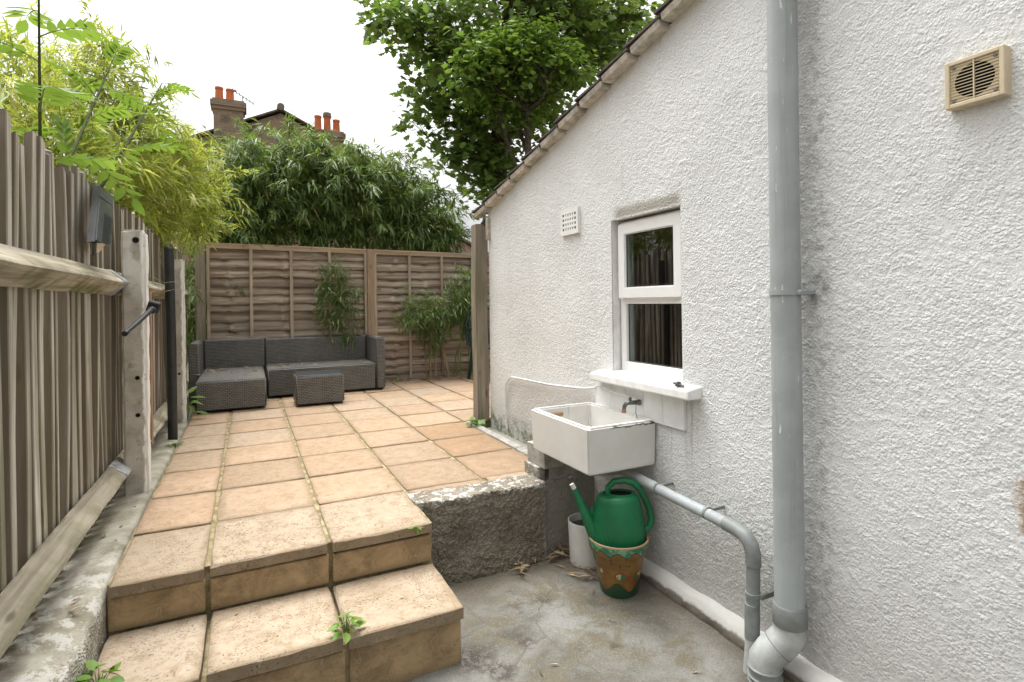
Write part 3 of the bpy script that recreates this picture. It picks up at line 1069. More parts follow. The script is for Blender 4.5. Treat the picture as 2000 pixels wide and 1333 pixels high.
V = np.stack([px, ys[None] + 0 * px, pz], -1).reshape(-1, 3)
idx = np.arange(nu * len(ys)).reshape(nu, len(ys))
F = np.stack([idx[:-1, :-1], idx[:-1, 1:], idx[1:, 1:], idx[1:, :-1]], -1).reshape(-1, 4)[:, ::-1]
tag(np_mesh('kerb', V, F, 'kerb_concrete', smooth=True), kind='structure')

# retaining wall between the patio and the yard
def rough_block(name, x0, x1, z0, z1, yf, yb, step, seed, parent, mat_, amp_=0.012, flare=0.0):
    xs = np.arange(x0, x1 + step, step)
    zs = np.arange(z0, z1 + step * .5, step)
    nb = 5
    X, Z = np.meshgrid(xs, zs, indexing='ij')
    Y = yf - amp_ * (vnoise(X * 70, Z * 70, seed) + .6 * vnoise(X * 140, Z * 140, seed + 1) + 1.5 * vnoise(X * 8, Z * 8, seed + 2) - 1.4)
    Y = Y - flare * np.clip((z0 + .16 - Z) / .16, 0, 1) ** 2
    rows = [np.stack([X, Y, Z], -1)]
    topx = np.stack([np.repeat(xs[:, None], nb, 1), np.linspace(yf + .006, yb, nb)[None] + 0 * xs[:, None], z1 + 0.012 * (vnoise(xs[:, None] * 22, np.linspace(0, 4, nb)[None] + 0 * xs[:, None], seed + 5) - .2)], -1)
    A = np.concatenate([rows[0], topx], 1)
    n0, n1 = A.shape[:2]
    idx = np.arange(n0 * n1).reshape(n0, n1)
    F = np.stack([idx[:-1, :-1], idx[1:, :-1], idx[1:, 1:], idx[:-1, 1:]], -1).reshape(-1, 4)
    return np_mesh(name, A.reshape(-1, 3), F, mat_, parent, smooth=True)


rw = empty('retaining_wall', (1.2, 2.65, GZ))
tag(rw, 'low pebbly grey retaining wall with flaking white top, beside the steps', 'wall')
rough_block('rendered_face', 0.735, 1.455, GZ - .02, 0.004, 2.635, 2.80, 0.006, 31, rw, 'old_render', 0.011, 0.03)
rough_block('smooth_face', 1.450, XW + .01, GZ - .02, -0.012, 2.69, 2.86, 0.008, 41, rw, 'old_render', 0.007, 0.02)
MB().box(0.735, 1.80, 2.72, 2.795, GZ - .02, -0.02).build('core', 'old_render', rw)

# ------------------------------------------------------------------ house on the right
house = empty('house', (XW, 0.5, GZ))
tag(house, 'white roughcast house with sloping tiled roof and small window', 'house')

WY0, WY1, WZ0, WZ1 = 1.953, 2.492, 0.598, 1.445      # window opening
ycol = [0.40]
while ycol[-1] < 4.20:
    ycol.append(ycol[-1] + 0.0050 + 0.0011 * (ycol[-1] - 0.4))
ycol = np.array(ycol)
for b in (WY0, WY1):
    ycol[np.argmin(abs(ycol - b))] = b
NZ = 440
tt = np.linspace(0, 1, NZ)
zb = GZ - 0.03
Yg = np.repeat(ycol[:, None], NZ, 1)
Zg = zb + tt[None] * (np.minimum(roof_z(Yg), 2.75) - zb)
h1 = vnoise(Yg / 0.0085, Zg / 0.0080, 1)
h2 = RNG.random(Yg.shape)
h3 = vnoise(Yg / 0.11, Zg / 0.11, 5)
h4 = vnoise(Yg / 0.6, Zg / 0.6, 6)
rough_amt = 0.65 + 0.7 * vnoise(Yg / 0.45, Zg / 0.45, 7)
Hh = rough_amt * (0.0030 * (np.clip(h1, .3, 1) - .3) + 0.0018 * h2 ** 2) + 0.0012 * h3 + 0.008 * (h4 - .5)
# smooth margin round the window opening
dw = np.maximum(np.maximum(WY0 - Yg, Yg - WY1), np.maximum(WZ0 - Zg, Zg - WZ1))
Hh = np.where(dw < 0.05, Hh * np.clip(dw / 0.05, 0.15, 1), Hh)
Xg = XW - Hh + 0.006
V = np.stack([Xg, Yg, Zg], -1).reshape(-1, 3)
idx = np.arange(len(ycol) * NZ).reshape(len(ycol), NZ)
yc = (Yg[:-1, :-1] + Yg[1:, 1:]) / 2
zc = (Zg[:-1, :-1] + Zg[1:, 1:]) / 2
keep = ~((yc > WY0) & (yc < WY1) & (zc > WZ0) & (zc < WZ1))
F = np.stack([idx[:-1, :-1], idx[:-1, 1:], idx[1:, 1:], idx[1:, :-1]], -1)[keep]
np_mesh('wall', V, F, 'roughcast_white', house, smooth=True)
# the rest of the shell: near stretch of wall, end wall, back
sh = MB()
sh.add([(XW + .004, -3.2, zb), (XW + .004, 0.402, zb), (XW + .004, 0.402, 2.75), (XW + .004, -3.2, 2.75)], [(0, 1, 2, 3)])
sh.add([(XW + .004, 4.19, zb), (5.2, 4.19, zb), (5.2, 4.19, 1.73), (XW + .004, 4.19, 1.73)], [(0, 1, 2, 3)])
sh.add([(5.2, -3.2, zb), (5.2, 4.19, zb), (5.2, 4.19, 1.73), (5.2, -3.2, 2.75)], [(0, 1, 2, 3)])
sh.build('wall', 'roughcast_white', house, fix=False)
# dark room behind the window
rm = MB().add([(XW + .13, 1.2, .2), (3.2, 1.2, .2), (3.2, 3.2, .2), (XW + .13, 3.2, .2), (XW + .13, 1.2, 1.7), (3.2, 1.2, 1.7), (3.2, 3.2, 1.7), (XW + .13, 3.2, 1.7)],
              [(0, 1, 2, 3), (4, 5, 6, 7), (0, 1, 5, 4), (1, 2, 6, 5), (2, 3, 7, 6)])
rm.build('room_lining', 'room_plaster', house, fix=False)

# window reveal, frame, sash, panes, sill
rv = MB()
rv.box(XW + .010, XW + .14, WY0 - .03, WY0, WZ0 - .03, WZ1 + .03)
rv.box(XW + .0105, XW + .14, WY1, WY1 + .03, WZ0 - .03, WZ1 + .03)
rv.box(XW + .011, XW + .14, WY0 - .001, WY1 + .001, WZ1, WZ1 + .03)
rv.box(XW + .011, XW + .14, WY0 - .001, WY1 + .001, WZ0 - .03, WZ0)
FX0, FX1 = XW + .055, XW + .115
wf = MB()
fy0, fy1, fz0, fz1 = WY0 + .004, WY1 - .012, WZ0 + .012, WZ1 - .012
wf.box(FX0, FX1, fy0, fy0 + .045, fz0, fz1, bev=.003)
wf.box(FX0, FX1, fy1 - .045, fy1, fz0, fz1, bev=.003)
wf.box(FX0 - .0005, FX1 - .001, fy0 + .002, fy1 - .002, fz1 - .045, fz1 + .0005, bev=.003)
wf.box(FX0 - .0005, FX1 - .001, fy0 + .002, fy1 - .002, fz0 - .0005, fz0 + .055, bev=.003)
wf.box(FX0 - .0004, FX1 - .0012, fy0 + .002, fy1 - .002, 0.982, 1.032, bev=.003)
window = wf.build('window', 'upvc_white', house, loc=(XW + .08, 2.22, 1.0))
window['label'] = 'white plastic framed window with top opening sash'
rv.build('reveal', 'sill_white', window)
sx0, sx1 = FX0 - .028, FX0 + .012
sa = MB()
sy0, sy1, sz0, sz1 = fy0 + .014, fy1 - .014, 1.010, fz1 - .014
sa.box(sx0, sx1, sy0, sy0 + .062, sz0, sz1, bev=.006, seg=2)
sa.box(sx0, sx1, sy1 - .062, sy1, sz0, sz1, bev=.006, seg=2)
sa.box(sx0 - .0006, sx1, sy0 + .003, sy1 - .003, sz1 - .062, sz1 + .0006, bev=.006, seg=2)
sa.box(sx0 - .0006, sx1, sy0 + .003, sy1 - .003, sz0 - .0006, sz0 + .062, bev=.006, seg=2)
sa.build('sash', 'upvc_white', window)
MB().box(sx0 + .016, sx0 + .022, sy0 + .05, sy1 - .05, sz0 + .05, sz1 - .05).build('pane', 'window_glass', window)
MB().box(FX0 + .022, FX0 + .028, fy0 + .03, fy1 - .03, fz0 + .04, 0.99).build('pane', 'window_glass', window)
gk = MB()
for (a, b, c_, d, xx) in ((sy0 + .0605, sy1 - .0605, sz0 + .0605, sz1 - .0605, sx0 + .013), (fy0 + .0435, fy1 - .0435, fz0 + .0535, .983, FX0 + .018)):
    w_ = .005
    gk.box(xx, xx + .004, a, b, c_, c_ + w_)
    gk.box(xx, xx + .004, a, b, d - w_, d)
    gk.box(xx - .0002, xx + .0038, a, a + w_, c_ + w_, d - w_)
    gk.box(xx - .0002, xx + .0038, b - w_, b, c_ + w_, d - w_)
gk.build('gasket', 'black_plastic', window)
sl = MB().prism([(1.742, .553), (1.745, .597), (1.80, .608), (1.885, .615), (1.885, .553)], 'Y', 1.835, 2.600)
sill = sl.build('sill', 'sill_white', window)
bmod = sill.modifiers.new('bevel', 'BEVEL')
bmod.width = 0.008
bmod.segments = 2

# small white air brick and beige extractor grille: parts of the house
av = MB()
ay0, ay1, az0, az1 = 2.80, 3.00, 1.415, 1.575
nyh, nzh = 6, 4
avx = XW - .016
# perforated plate: horizontal and vertical bars leave the holes open
mgn = .022
hw, hh_ = (ay1 - ay0 - 2 * mgn) / nyh, (az1 - az0 - 2 * mgn) / nzh
av.box(avx, avx + .03, ay0, ay0 + mgn, az0, az1, bev=.001)
av.box(avx + .0008, avx + .03, ay0 + mgn - .001, ay1 - mgn + .001, az0 + .0004, az0 + .009)
av.box(avx, avx + .03, ay1 - mgn, ay1, az0, az1, bev=.001)
for k in range(nzh + 1):
    zz = az0 + mgn + k * hh_
    a, b = (az0, zz + .006) if k == 0 else ((zz - .006, az1) if k == nzh else (zz - .007, zz + .007))
    av.box(avx + .0006, avx + .0047, ay0 + mgn - .001, ay1 - mgn + .001, a, b)
for k in range(1, nyh):
    yy = ay0 + mgn + k * hw
    av.box(avx + .001, avx + .0045, yy - .0075, yy + .0075, az0 + .004, az1 - .004)
airb = av.build('air_brick', 'vent_white', house, loc=(XW, 2.9, 1.49))
MB().box(avx + .0050, avx + .029, ay0 + .010, ay1 - .010, az0 + .010, az1 - .010).build('hole_backing', 'dark_void', airb)

VY0, VY1, VZ0, VZ1 = 0.722, 0.859, 1.528, 1.659
fr = MB()
vx = XW - .030
fr.box(vx, XW + .01, VY0, VY0 + .012, VZ0, VZ1, bev=.002)
fr.box(vx, XW + .01, VY1 - .012, VY1, VZ0, VZ1, bev=.002)
fr.box(vx + .0004, XW + .0096, VY0 + .011, VY1 - .011, VZ0, VZ0 + .012, bev=.002)
fr.box(vx + .0004, XW + .0096, VY0 + .011, VY1 - .011, VZ1 - .012, VZ1, bev=.002)
grille = fr.build('extractor_grille', 'vent_beige', house, loc=(XW, (VY0 + VY1) / 2, (VZ0 + VZ1) / 2))
grille['label'] = 'square beige plastic grille with round dark opening'
cy_, cz_ = (VY0 + VY1) / 2, (VZ0 + VZ1) / 2
pl_v, pl_f = [], []
nseg = 48
R_ = .046
for k in range(nseg):
    a = 2 * math.pi * k / nseg
    ca, sa_ = math.cos(a), math.sin(a)
    s_ = min((VY1 - VY0) / 2 - .010, 1e9) / max(abs(ca), 1e-6)
    s2_ = ((VZ1 - VZ0) / 2 - .010) / max(abs(sa_), 1e-6)
    q = min(s_, s2_)
    pl_v.append((vx + .0062, cy_ + R_ * ca, cz_ + R_ * sa_))
    pl_v.append((vx + .0062, cy_ + q * ca, cz_ + q * sa_))
for k in range(nseg):
    j = (k + 1) % nseg
    pl_f.append((2 * k, 2 * k + 1, 2 * j + 1, 2 * j))
MB().add(pl_v, pl_f).build('back_plate', 'vent_beige', grille)
MB().box(vx + .022, vx + .024, VY0 + .012, VY1 - .012, VZ0 + .012, VZ1 - .012).build('dark_opening', 'dark_void', grille)
for k in range(12):
    zz = VZ0 + .017 + k * (VZ1 - VZ0 - .034) / 11
    MB().box(vx + .003, vx + .006, VY0 + .0125, VY1 - .0125, zz - .0009, zz + .0009).build('louvre', 'vent_beige', grille, loc=(vx, cy_, zz))
MB().box(vx + .001, vx + .006, cy_ - .0015, cy_ + .0015, VZ0 + .012, VZ1 - .012).build('centre_bar', 'vent_beige', grille)
for a in (VY0 + .021, VY1 - .021):
    for b in (VZ0 + .020, VZ1 - .020):
        MB().tube([(vx + .006, a, b), (vx + .001, a, b)], .0045, 10).build('screw', 'tap_metal', grille, loc=(vx, a, b))

# roof with stepped verge tiles
rf = MB()
rf.add([(1.79, 4.30, roof_z(4.30) + .02), (5.4, 4.30, roof_z(4.30) + .02), (5.4, -3.3, roof_z(-3.3) + .02), (1.79, -3.3, roof_z(-3.3) + .02),
        (1.79, 4.30, roof_z(4.30) + .045), (5.4, 4.30, roof_z(4.30) + .045), (5.4, -3.3, roof_z(-3.3) + .045), (1.79, -3.3, roof_z(-3.3) + .045)],
       [(3, 2, 1, 0), (4, 5, 6, 7), (0, 1, 5, 4), (1, 2, 6, 5), (2, 3, 7, 6), (3, 0, 4, 7)])
roof = rf.build('roof', 'tile_dark', house)
sl_ = 0.2485
yk = 4.36
k = 0
while yk > -0.4:
    ln = 0.236
    ya, yb_ = yk - ln, yk + 0.035
    za, zb_ = roof_z(ya), roof_z(yb_)
    x0 = 1.752 + random.uniform(-.006, .006)
    lift = 0.022
    # bedding mortar under the tile edge
    MB().add([(x0 + .012, ya + .01, roof_z(ya + .01) - .012), (XW + .01, ya + .01, roof_z(ya + .01) - .012), (XW + .01, yk - .008, roof_z(yk - .008) - .012 + .012), (x0 + .012, yk - .008, roof_z(yk - .008) - .012 + .012),
              (x0 + .004, ya + .01, roof_z(ya + .01) + .018), (XW + .01, ya + .01, roof_z(ya + .01) + .018), (XW + .01, yk - .008, roof_z(yk - .008) + .030), (x0 + .004, yk - .008, roof_z(yk - .008) + .030)],
             [(3, 2, 1, 0), (4, 5, 6, 7), (0, 1, 5, 4), (1, 2, 6, 5), (2, 3, 7, 6), (3, 0, 4, 7)]).build('bedding', 'verge_mortar', roof, loc=(x0, yk, roof_z(yk)))
    # the tile itself, its lower end riding on the next one down
    tv = []
    for (xx, yy, dz) in ((x0, ya, .020), (2.02, ya, .020), (2.02, yb_, .032 + lift), (x0, yb_, .032 + lift)):
        tv.append((xx, yy, roof_z(yy) + dz))
    tv += [(a, b, c_ + .013) for a, b, c_ in tv]
    MB().add(tv, [(0, 1, 2, 3), (4, 5, 6, 7), (0, 1, 5, 4), (1, 2, 6, 5), (2, 3, 7, 6), (3, 0, 4, 7)]).build('verge_tile', 'tile_dark', roof, loc=(x0, yk, roof_z(yk)))
    yk -= ln
    k += 1
MB().box(1.80, 5.2, 4.22, 4.33, 1.63, 1.70, bev=.02).build('gutter', 'black_plastic', house)
MB().box(1.80, 1.835, 4.16, 4.21, 1.52, 1.70, bev=.004).build('soffit_block', 'verge_mortar', house)

# haunch of concrete along the foot of the wall, white top edge
hp = [(XW + .02, GZ - .02), (1.765, GZ - .02), (1.768, GZ + .035), (1.783, GZ + .075), (1.80, GZ + .088), (XW + .02, GZ + .095)]
ysx = np.linspace(0.3, 2.72, 140)
A = []
for p, (a, b) in enumerate(hp):
    nse = vnoise(ysx * 12 + p * 3.1, ysx * 0 + p, 77) - .5
    A.append(np.stack([a + nse * (.016 if 0 < p < 5 else 0), ysx, b + nse * (.016 if p > 1 else 0)], -1))
A = np.array(A)
idx = np.arange(A.shape[0] * A.shape[1]).reshape(A.shape[:2])
F = np.stack([idx[:-1, :-1], idx[:-1, 1:], idx[1:, 1:], idx[1:, :-1]], -1).reshape(-1, 4)[:, ::-1]


def mk_haunch():
    t = NT('haunch_paint')
    v = t.coords(rand=False)
    x, y, z = t.sep(v)
    n = t.noise(v, 12, 5, .7)
    c = t.mix(t.step(n, .35, .65), (.24, .21, .18), (.15, .13, .105))
    wh = t.step(t.math('ADD', z, t.math('MULTIPLY', t.math('SUBTRACT', n, .5), .05)), GZ + .040, GZ + .055)
    c = t.mix(wh, c, (.60, .585, .55))
    t.bsdf(c, .85, t.bump(t.noise(v, 60, 4), .5, .005), .2)
    MAT['haunch_paint'] = t.m


mk_haunch()
np_mesh('plinth', A.reshape(-1, 3), F, 'haunch_paint', house, smooth=True)

# splashback of white tiles between sill and sink
spl = empty('splashback', (XW - .01, 2.2, .47))
tag(spl, 'white painted tile splashback between the window sill and the sink', 'splashback')
for k in range(5):
    a = 1.93 + k * .142
    MB().box(XW - .012, XW + .006, a, a + .1405, .395, .548, bev=.001).build('tile', 'tile_white', spl, loc=(XW - .01, a + .07, .47))

# old cable line on the wall to the left of the sink
cp = []
for k in range(13):
    a = math.pi * (1.0 - k / 12 * .5)
    cp.append((XW - .012, 3.70 + -.16 * math.cos(a), .30 + .135 * math.sin(a)))
cp = [(XW - .012, 3.865, .14), (XW - .012, 3.87, .22)] + [(XW - .012, 3.72 + .15 * math.cos(t_), .30 + .13 * math.sin(t_)) for t_ in np.linspace(0, math.pi / 2, 9)] + [(XW - .014, 3.5, .437), (XW - .014, 3.2, .445), (XW - .015, 2.95, .462), (XW - .015, 2.75, .478), (XW - .016, 2.63, .50)]
tag(MB().tube(cp, .0075, 8).build('cable', 'cable_white', smooth=True), 'thin white painted cable curving across the wall left of the sink', 'cable')

# ------------------------------------------------------------------ pipes
dp = empty('soil_pipe', (1.75, 1.34, GZ))
tag(dp, 'tall grey plastic soil pipe running up the white wall', 'drainpipe')
PX, PY = 1.748, 1.345
MB().tube([(PX, PY, -.10), (PX, PY, 0.5), (PX, PY, 1.2), (PX, PY - .002, 3.0)], .0505, 28).build('pipe', 'pipe_grey', dp, smooth=True)
MB().tube([(PX, PY, -.175), (PX, PY, -.172), (PX, PY, -.105), (PX, PY, -.1)], [.055, .0575, .0575, .0545], 28).build('collar', 'pipe_dark', dp, smooth=True)
cl = MB().tube([(PX, PY, 1.012), (PX, PY, 1.030)], .0545, 28)
cl.box(PX - .01, XW + .004, PY - .066, PY - .045, 1.012, 1.030, bev=.003)
cl.build('clip', 'pipe_grey', dp, smooth=True)
bx, by = PX - .065, PY + .055
MB().tube([(PX, PY, -.165), (PX, PY, -.20), (PX - .012, PY + .010, -.232), (PX - .030, PY + .025, -.258), (PX - .048, PY + .041, -.283), (bx, by, -.315), (bx, by, -.345)], [.0545, .056, .0565, .0565, .0565, .056, .055], 28).build('bend', 'pipe_pale', dp, smooth=True)
MB().tube([(PX - .0305, PY + .0255, -.2585), (PX - .0325, PY + .0270, -.2610)], .0578, 28).build('seam', 'pipe_dark', dp, smooth=True)
bs = MB().tube([(bx, by, GZ - .03), (bx, by, -.34)], .0545, 28)
for zz in (-.338, -.372, -.392):
    bs.tube([(bx, by, zz - .0045), (bx, by, zz), (bx, by, zz + .0045)], [.0555, .0605, .0555], 28)
bs.build('socket', 'pipe_dark', dp, smooth=True)

wp = empty('waste_pipe', (1.72, 1.5, GZ))
tag(wp, 'thin grey waste pipe from the sink with an elbow near the soil pipe', 'waste pipe')
WXp, WYp = 1.718, 1.475
MB().tube([(1.735, 2.30, .128), (1.728, 2.0, .112), (WXp + .004, 1.60, .098)], .0245, 18).build('pipe', 'pipe_grey', wp, smooth=True)
MB().tube([(WXp + .005, 1.612, .0985), (WXp + .004, 1.56, .096), (WXp + .001, 1.515, .088), (WXp, 1.487, .066), (WXp, WYp, .030), (WXp, WYp, -.012)], .0285, 18).build('elbow', 'pipe_dark', wp, smooth=True)
MB().tube([(WXp, WYp, .0), (WXp - .005, WYp, -.15), (WXp - .008, WYp + .001, -.20)], .0245, 18).build('pipe', 'pipe_dark', wp, smooth=True)
MB().tube([(WXp - .008, WYp + .001, -.155), (WXp - .010, WYp + .001, -.285)], .0275, 18).build('coupling', 'pipe_dark', wp, smooth=True)
MB().tube([(WXp - .010, WYp + .001, -.28), (WXp - .022, WYp + .004, GZ - .02)], .0245, 18).build('pipe', 'pipe_pale', wp, smooth=True)
for (a, b) in ((1.71, .104), (2.02, .113)):
    c2 = MB().tube([(WXp + .008, a - .006, b), (WXp + .008, a + .006, b)], .028, 18)
    c2.box(WXp + .024, XW, a - .005, a + .005, b + .004, b + .018, bev=.002)
    c2.build('clip', 'pipe_dark', wp, smooth=True)
c2 = MB().tube([(WXp - .004, WYp, -.128), (WXp - .004, WYp, -.112)], .029, 18)
c2.box(WXp, XW, WYp - .036, WYp - .026, -.130, -.110, bev=.002)
c2.build('clip', 'pipe_dark', wp, smooth=True)

# ------------------------------------------------------------------ sink, bracket, tap
SX0, SX1, SY0, SY1, SZ0, SZ1 = 1.412, XW - .004, 2.128, 2.700, 0.183, 0.408


def make_sink():
    bm = bmesh.new()
    wl_ = .034
    def ring(x0, x1, y0, y1, z):
        return [bm.verts.new(p) for p in ((x0, y0, z), (x1, y0, z), (x1, y1, z), (x0, y1, z))]
    ob = ring(SX0 + .008, SX1, SY0 + .008, SY1 - .008, SZ0)
    ot = ring(SX0, SX1, SY0, SY1, SZ1)
    it = ring(SX0 + wl_, SX1 - wl_, SY0 + wl_, SY1 - wl_, SZ1)
    ib = ring(SX0 + wl_ + .008, SX1 - wl_ - .008, SY0 + wl_ + .008, SY1 - wl_ - .008, SZ0 + .035)
    for a, b in ((ob, ot), (ot, it), (it, ib)):
        for k in range(4):
            bm.faces.new((a[k], a[(k + 1) % 4], b[(k + 1) % 4], b[k]))
    bm.faces.new(ob[::-1])
    bm.faces.new(ib)
    bmesh.ops.recalc_face_normals(bm, faces=bm.faces)
    bmesh.ops.bevel(bm, geom=bm.edges[:], offset=.009, segments=4, affect='EDGES', clamp_overlap=True)
    bm.verts.index_update()
    mb = MB().add([v.co[:] for v in bm.verts], [[v.index for v in f.verts] for f in bm.faces])
    bm.free()
    return mb


sink = empty('sink', (1.6, 2.4, SZ0))
tag(sink, 'white ceramic butler sink fixed to the wall under the window', 'sink')
make_sink().build('basin', 'sink_ceramic', sink, smooth=False)
MB().tube([(1.60, 2.42, SZ0 + .030), (1.60, 2.42, SZ0 + .039)], [.042, .038], 24).build('plughole', 'tap_metal', sink)
MB().tube([(1.60, 2.42, SZ0 + .004), (1.60, 2.42, SZ0 - .06), (1.63, 2.40, SZ0 - .075), (1.735, 2.30, .128)], [.03, .028, .026, .0245], 16).build('waste', 'pipe_pale', sink, smooth=True)
ov = MB()
ov.box(1.52, 1.60, SY1 - .0455, SY1 - .038, SZ1 - .055, SZ1 - .035, bev=.003)
ov.build('overflow_slot', 'brass', sink)
brk = empty('support_block', (1.55, 2.78, -.01))
tag(brk, 'grey concrete block propping up the far end of the sink', 'block')
MB().box(1.470, 1.60, 2.655, 2.86, .070, SZ0 - .001, bev=.004, wob=.002).build('upper_block', 'block_grey', brk)
MB().box(1.455, 1.50, 2.70, 2.87, -.012, .069, bev=.004, wob=.002).build('broken_brick', 'old_render', brk)
MB().box(1.53, 1.80, 2.70, 2.86, -.012, .069, bev=.004, wob=.002).build('lower_block', 'block_grey', brk)

tap = empty('outdoor_tap', (XW - .03, 2.26, .46))
tag(tap, 'small corroded outdoor tap on the tiles above the sink', 'tap')
TY = 2.235
MB().tube([(XW - .02, TY, .478), (XW - .045, TY + .002, .480), (XW - .075, TY + .012, .480)], [.016, .011, .012], 12).build('body', 'tap_metal', tap, smooth=True)
MB().tube([(XW - .075, TY + .012, .482), (XW - .090, TY + .022, .474), (XW - .096, TY + .028, .458), (XW - .097, TY + .030, .444)], [.011, .011, .010, .009], 12).build('spout', 'tap_metal', tap, smooth=True)
MB().tube([(XW - .072, TY + .012, .486), (XW - .070, TY + .012, .508)], [.010, .007], 10).build('spindle', 'tap_metal', tap, smooth=True)
MB().tube([(XW - .097, TY + .030, .446), (XW - .098, TY + .030, .428)], [.010, .012], 12).build('nozzle', 'brass', tap, smooth=True)
MB().tube([(XW - .022, TY + .02, .486), (XW - .028, TY + .18, .500), (XW - .028, TY + .36, .515)], .007, 8).build('feed_pipe', 'cable_white', tap, smooth=True)
MB().tube([(XW - .045, TY - .002, .470), (XW - .05, TY - .006, .43), (XW - .045, TY - .01, .40)], .0018, 6).build('dangling_wire', 'black_plastic', tap)

hk = empty('tap_handle', (1.79, 1.93, .61))
tag(hk, 'loose grey cross handle lying on the window sill', 'tap handle')
MB().tube([(1.775, 1.955, .615), (1.768, 1.885, .611)], [.006, .006], 8).build('bar', 'tap_metal', hk, smooth=True)
MB().tube([(1.752, 1.915, .611), (1.792, 1.930, .616)], [.006, .006], 8).build('bar', 'tap_metal', hk, smooth=True)
MB().tube([(1.772, 1.922, .606), (1.772, 1.922, .626)], [.011, .009], 12).build('hub', 'tap_metal', hk, smooth=True)

# ------------------------------------------------------------------ watering can, planters
PCX, PCY = 1.618, 2.185
pot = empty('flower_pot', (PCX, PCY, GZ))
tag(pot, 'painted brown terracotta pot with green wavy rim holding the watering can', 'plant pot')
prof = [(.0, .0), (.086, .0), (.090, .006), (.098, .06), (.112, .13), (.125, .195), (.128, .203), (.139, .206), (.1425, .215), (.147, .255), (.146, .262), (.141, .264), (.135, .260), (.130, .23), (.118, .19), (.085, .03), (.0, .03)]
pb_ = MB().lathe([(r, z) for r, z in prof], n=64)
po = pb_.build('body', 'painted_terracotta', None, smooth=True)
po.parent = pot


def on_pot(th, z, lift=.0008):
    r = np.interp(z, [0, .06, .13, .195], [.088, .098, .112, .125]) + lift
    return (r * math.cos(th), r * math.sin(th), z)


def fish(th0, z0, s, ang):
    def P(u, w, lift):
        c_, s_ = math.cos(ang), math.sin(ang)
        uu, ww = (u * c_ - w * s_) * s, (u * s_ + w * c_) * s
        return on_pot(th0 + uu / .115, z0 + ww, lift)
    def poly(pts, lift, mat_, nm):
        c0 = (sum(p[0] for p in pts) / len(pts), sum(p[1] for p in pts) / len(pts))
        vs_ = [P(*c0, lift)] + [P(a, b, lift) for a, b in pts]
        fs_ = [(0, k + 1, (k + 1) % len(pts) + 1) for k in range(len(pts))]
        o = MB().add(vs_, fs_).build(nm, mat_, None)
        o.parent = po
    body = [(1.0 * math.cos(a), .62 * math.sin(a)) for a in np.linspace(0, 2 * math.pi, 18)[:-1]]
    spiky = []
    for k in range(22):
        a = 2 * math.pi * k / 22
        q = 1.35 if k % 2 else 1.12
        spiky.append((q * math.cos(a), .66 * q * math.sin(a)))
    poly(spiky, .0016, 'glaze_red', 'painted_fish')
    poly([(-1.0, 0), (-1.9, .7), (-1.6, 0), (-1.9, -.7)], .0018, 'glaze_red', 'painted_fish')
    poly([p for p in body if p[0] > -.05], .0026, 'glaze_cream', 'painted_fish')
    poly([p for p in body if p[0] <= .12], .0024, 'glaze_green', 'painted_fish')
    poly([(.62 + .14 * math.cos(a), .14 + .14 * math.sin(a)) for a in np.linspace(0, 2 * math.pi, 9)[:-1]], .0032, 'glaze_dark', 'painted_fish')


front = math.atan2(-PCY, -PCX)
fish(front + .10, .112, .0245, math.pi - .2)
fish(front + .95, .108, .0245, 1.0)
fish(front - .85, .130, .0205, -.5)
fish(front + 1.9, .112, .0205, .3)

wpot = empty('white_planter', (1.640, 2.495, GZ))
tag(wpot, 'plain off white cylindrical planter behind the painted pot', 'plant pot')
o = MB().lathe([(0, 0), (.088, 0), (.093, .005), (.1015, .225), (.1005, .230), (.097, .230), (.0955, .224), (.0945, .19)], n=56).build('body', 'planter_white', None, smooth=True)
o.parent = wpot
o = MB().lathe([(.0945, .19), (.088, .03), (0, .03)], n=56).build('inside', 'planter_inside', None, smooth=True)
o.parent = wpot

can = empty('watering_can', (PCX, PCY, GZ + .04))
tag(can, 'large green ribbed plastic watering can standing in the painted pot', 'watering can')
ca_ = math.atan2(-.436, .9)           # long axis: handle end towards the wall
CZ = GZ + .145
cprof = [(0, 0), (.092, 0), (.104, .010), (.109, .05), (.111, .12), (.109, .18), (.105, .225), (.099, .265), (.092, .298), (.086, .312), (.078, .320), (.060, .324)]
pf = []
for (r0, z0), (r1, z1) in zip(cprof[:-1], cprof[1:]):
    nn = max(1, int((z1 - z0) / .008))
    for q in range(nn):
        s_ = q / nn
        pf.append((r0 + (r1 - r0) * s_, z0 + (z1 - z0) * s_))
pf.append(cprof[-1])


def ribs(a, z, i):
    w = np.clip((z - .03) / .03, 0, 1) * np.clip((.245 - z) / .04, 0, 1)
    return float(w) * .0026 * max(0.0, math.sin(34 * a + z * 95)) ** 1.5


cb = MB().lathe(pf, (PCX, PCY, CZ), n=150, sx=1.16, sy=.86, mod=ribs, rot=ca_)
cb.build('body', 'can_green', can, smooth='all')
ax = Vector((math.cos(ca_), math.sin(ca_), 0))
C0 = Vector((PCX, PCY, CZ))
MB().lathe([(.058, .0), (.062, .003), (.060, .012), (.052, .012), (.050, -.01), (.048, -.03)], (PCX + ax.x * .012, PCY + ax.y * .012, CZ + .318), n=40, sx=1.16, sy=.86, rot=ca_).build('neck', 'can_green', can, smooth=True)
MB().lathe([(.0505, 0), (0, 0)], (PCX + ax.x * .012, PCY + ax.y * .012, CZ + .322), n=30, sx=1.16, sy=.86, rot=ca_).build('opening', 'dark_void', can)
hp_ = [(-.050, .318), (-.047, .355), (-.018, .382), (.03, .387), (.075, .376), (.108, .345), (.135, .295), (.155, .245), (.163, .20), (.155, .165), (.135, .145), (.108, .140)]
MB().tube([C0 + ax * a + Vector((0, 0, b)) for a, b in hp_], [.014, .0145, .015, .016, .0165, .0165, .0165, .0165, .0165, .016, .0155, .015], 14).build('handle', 'can_green', can, smooth=True)
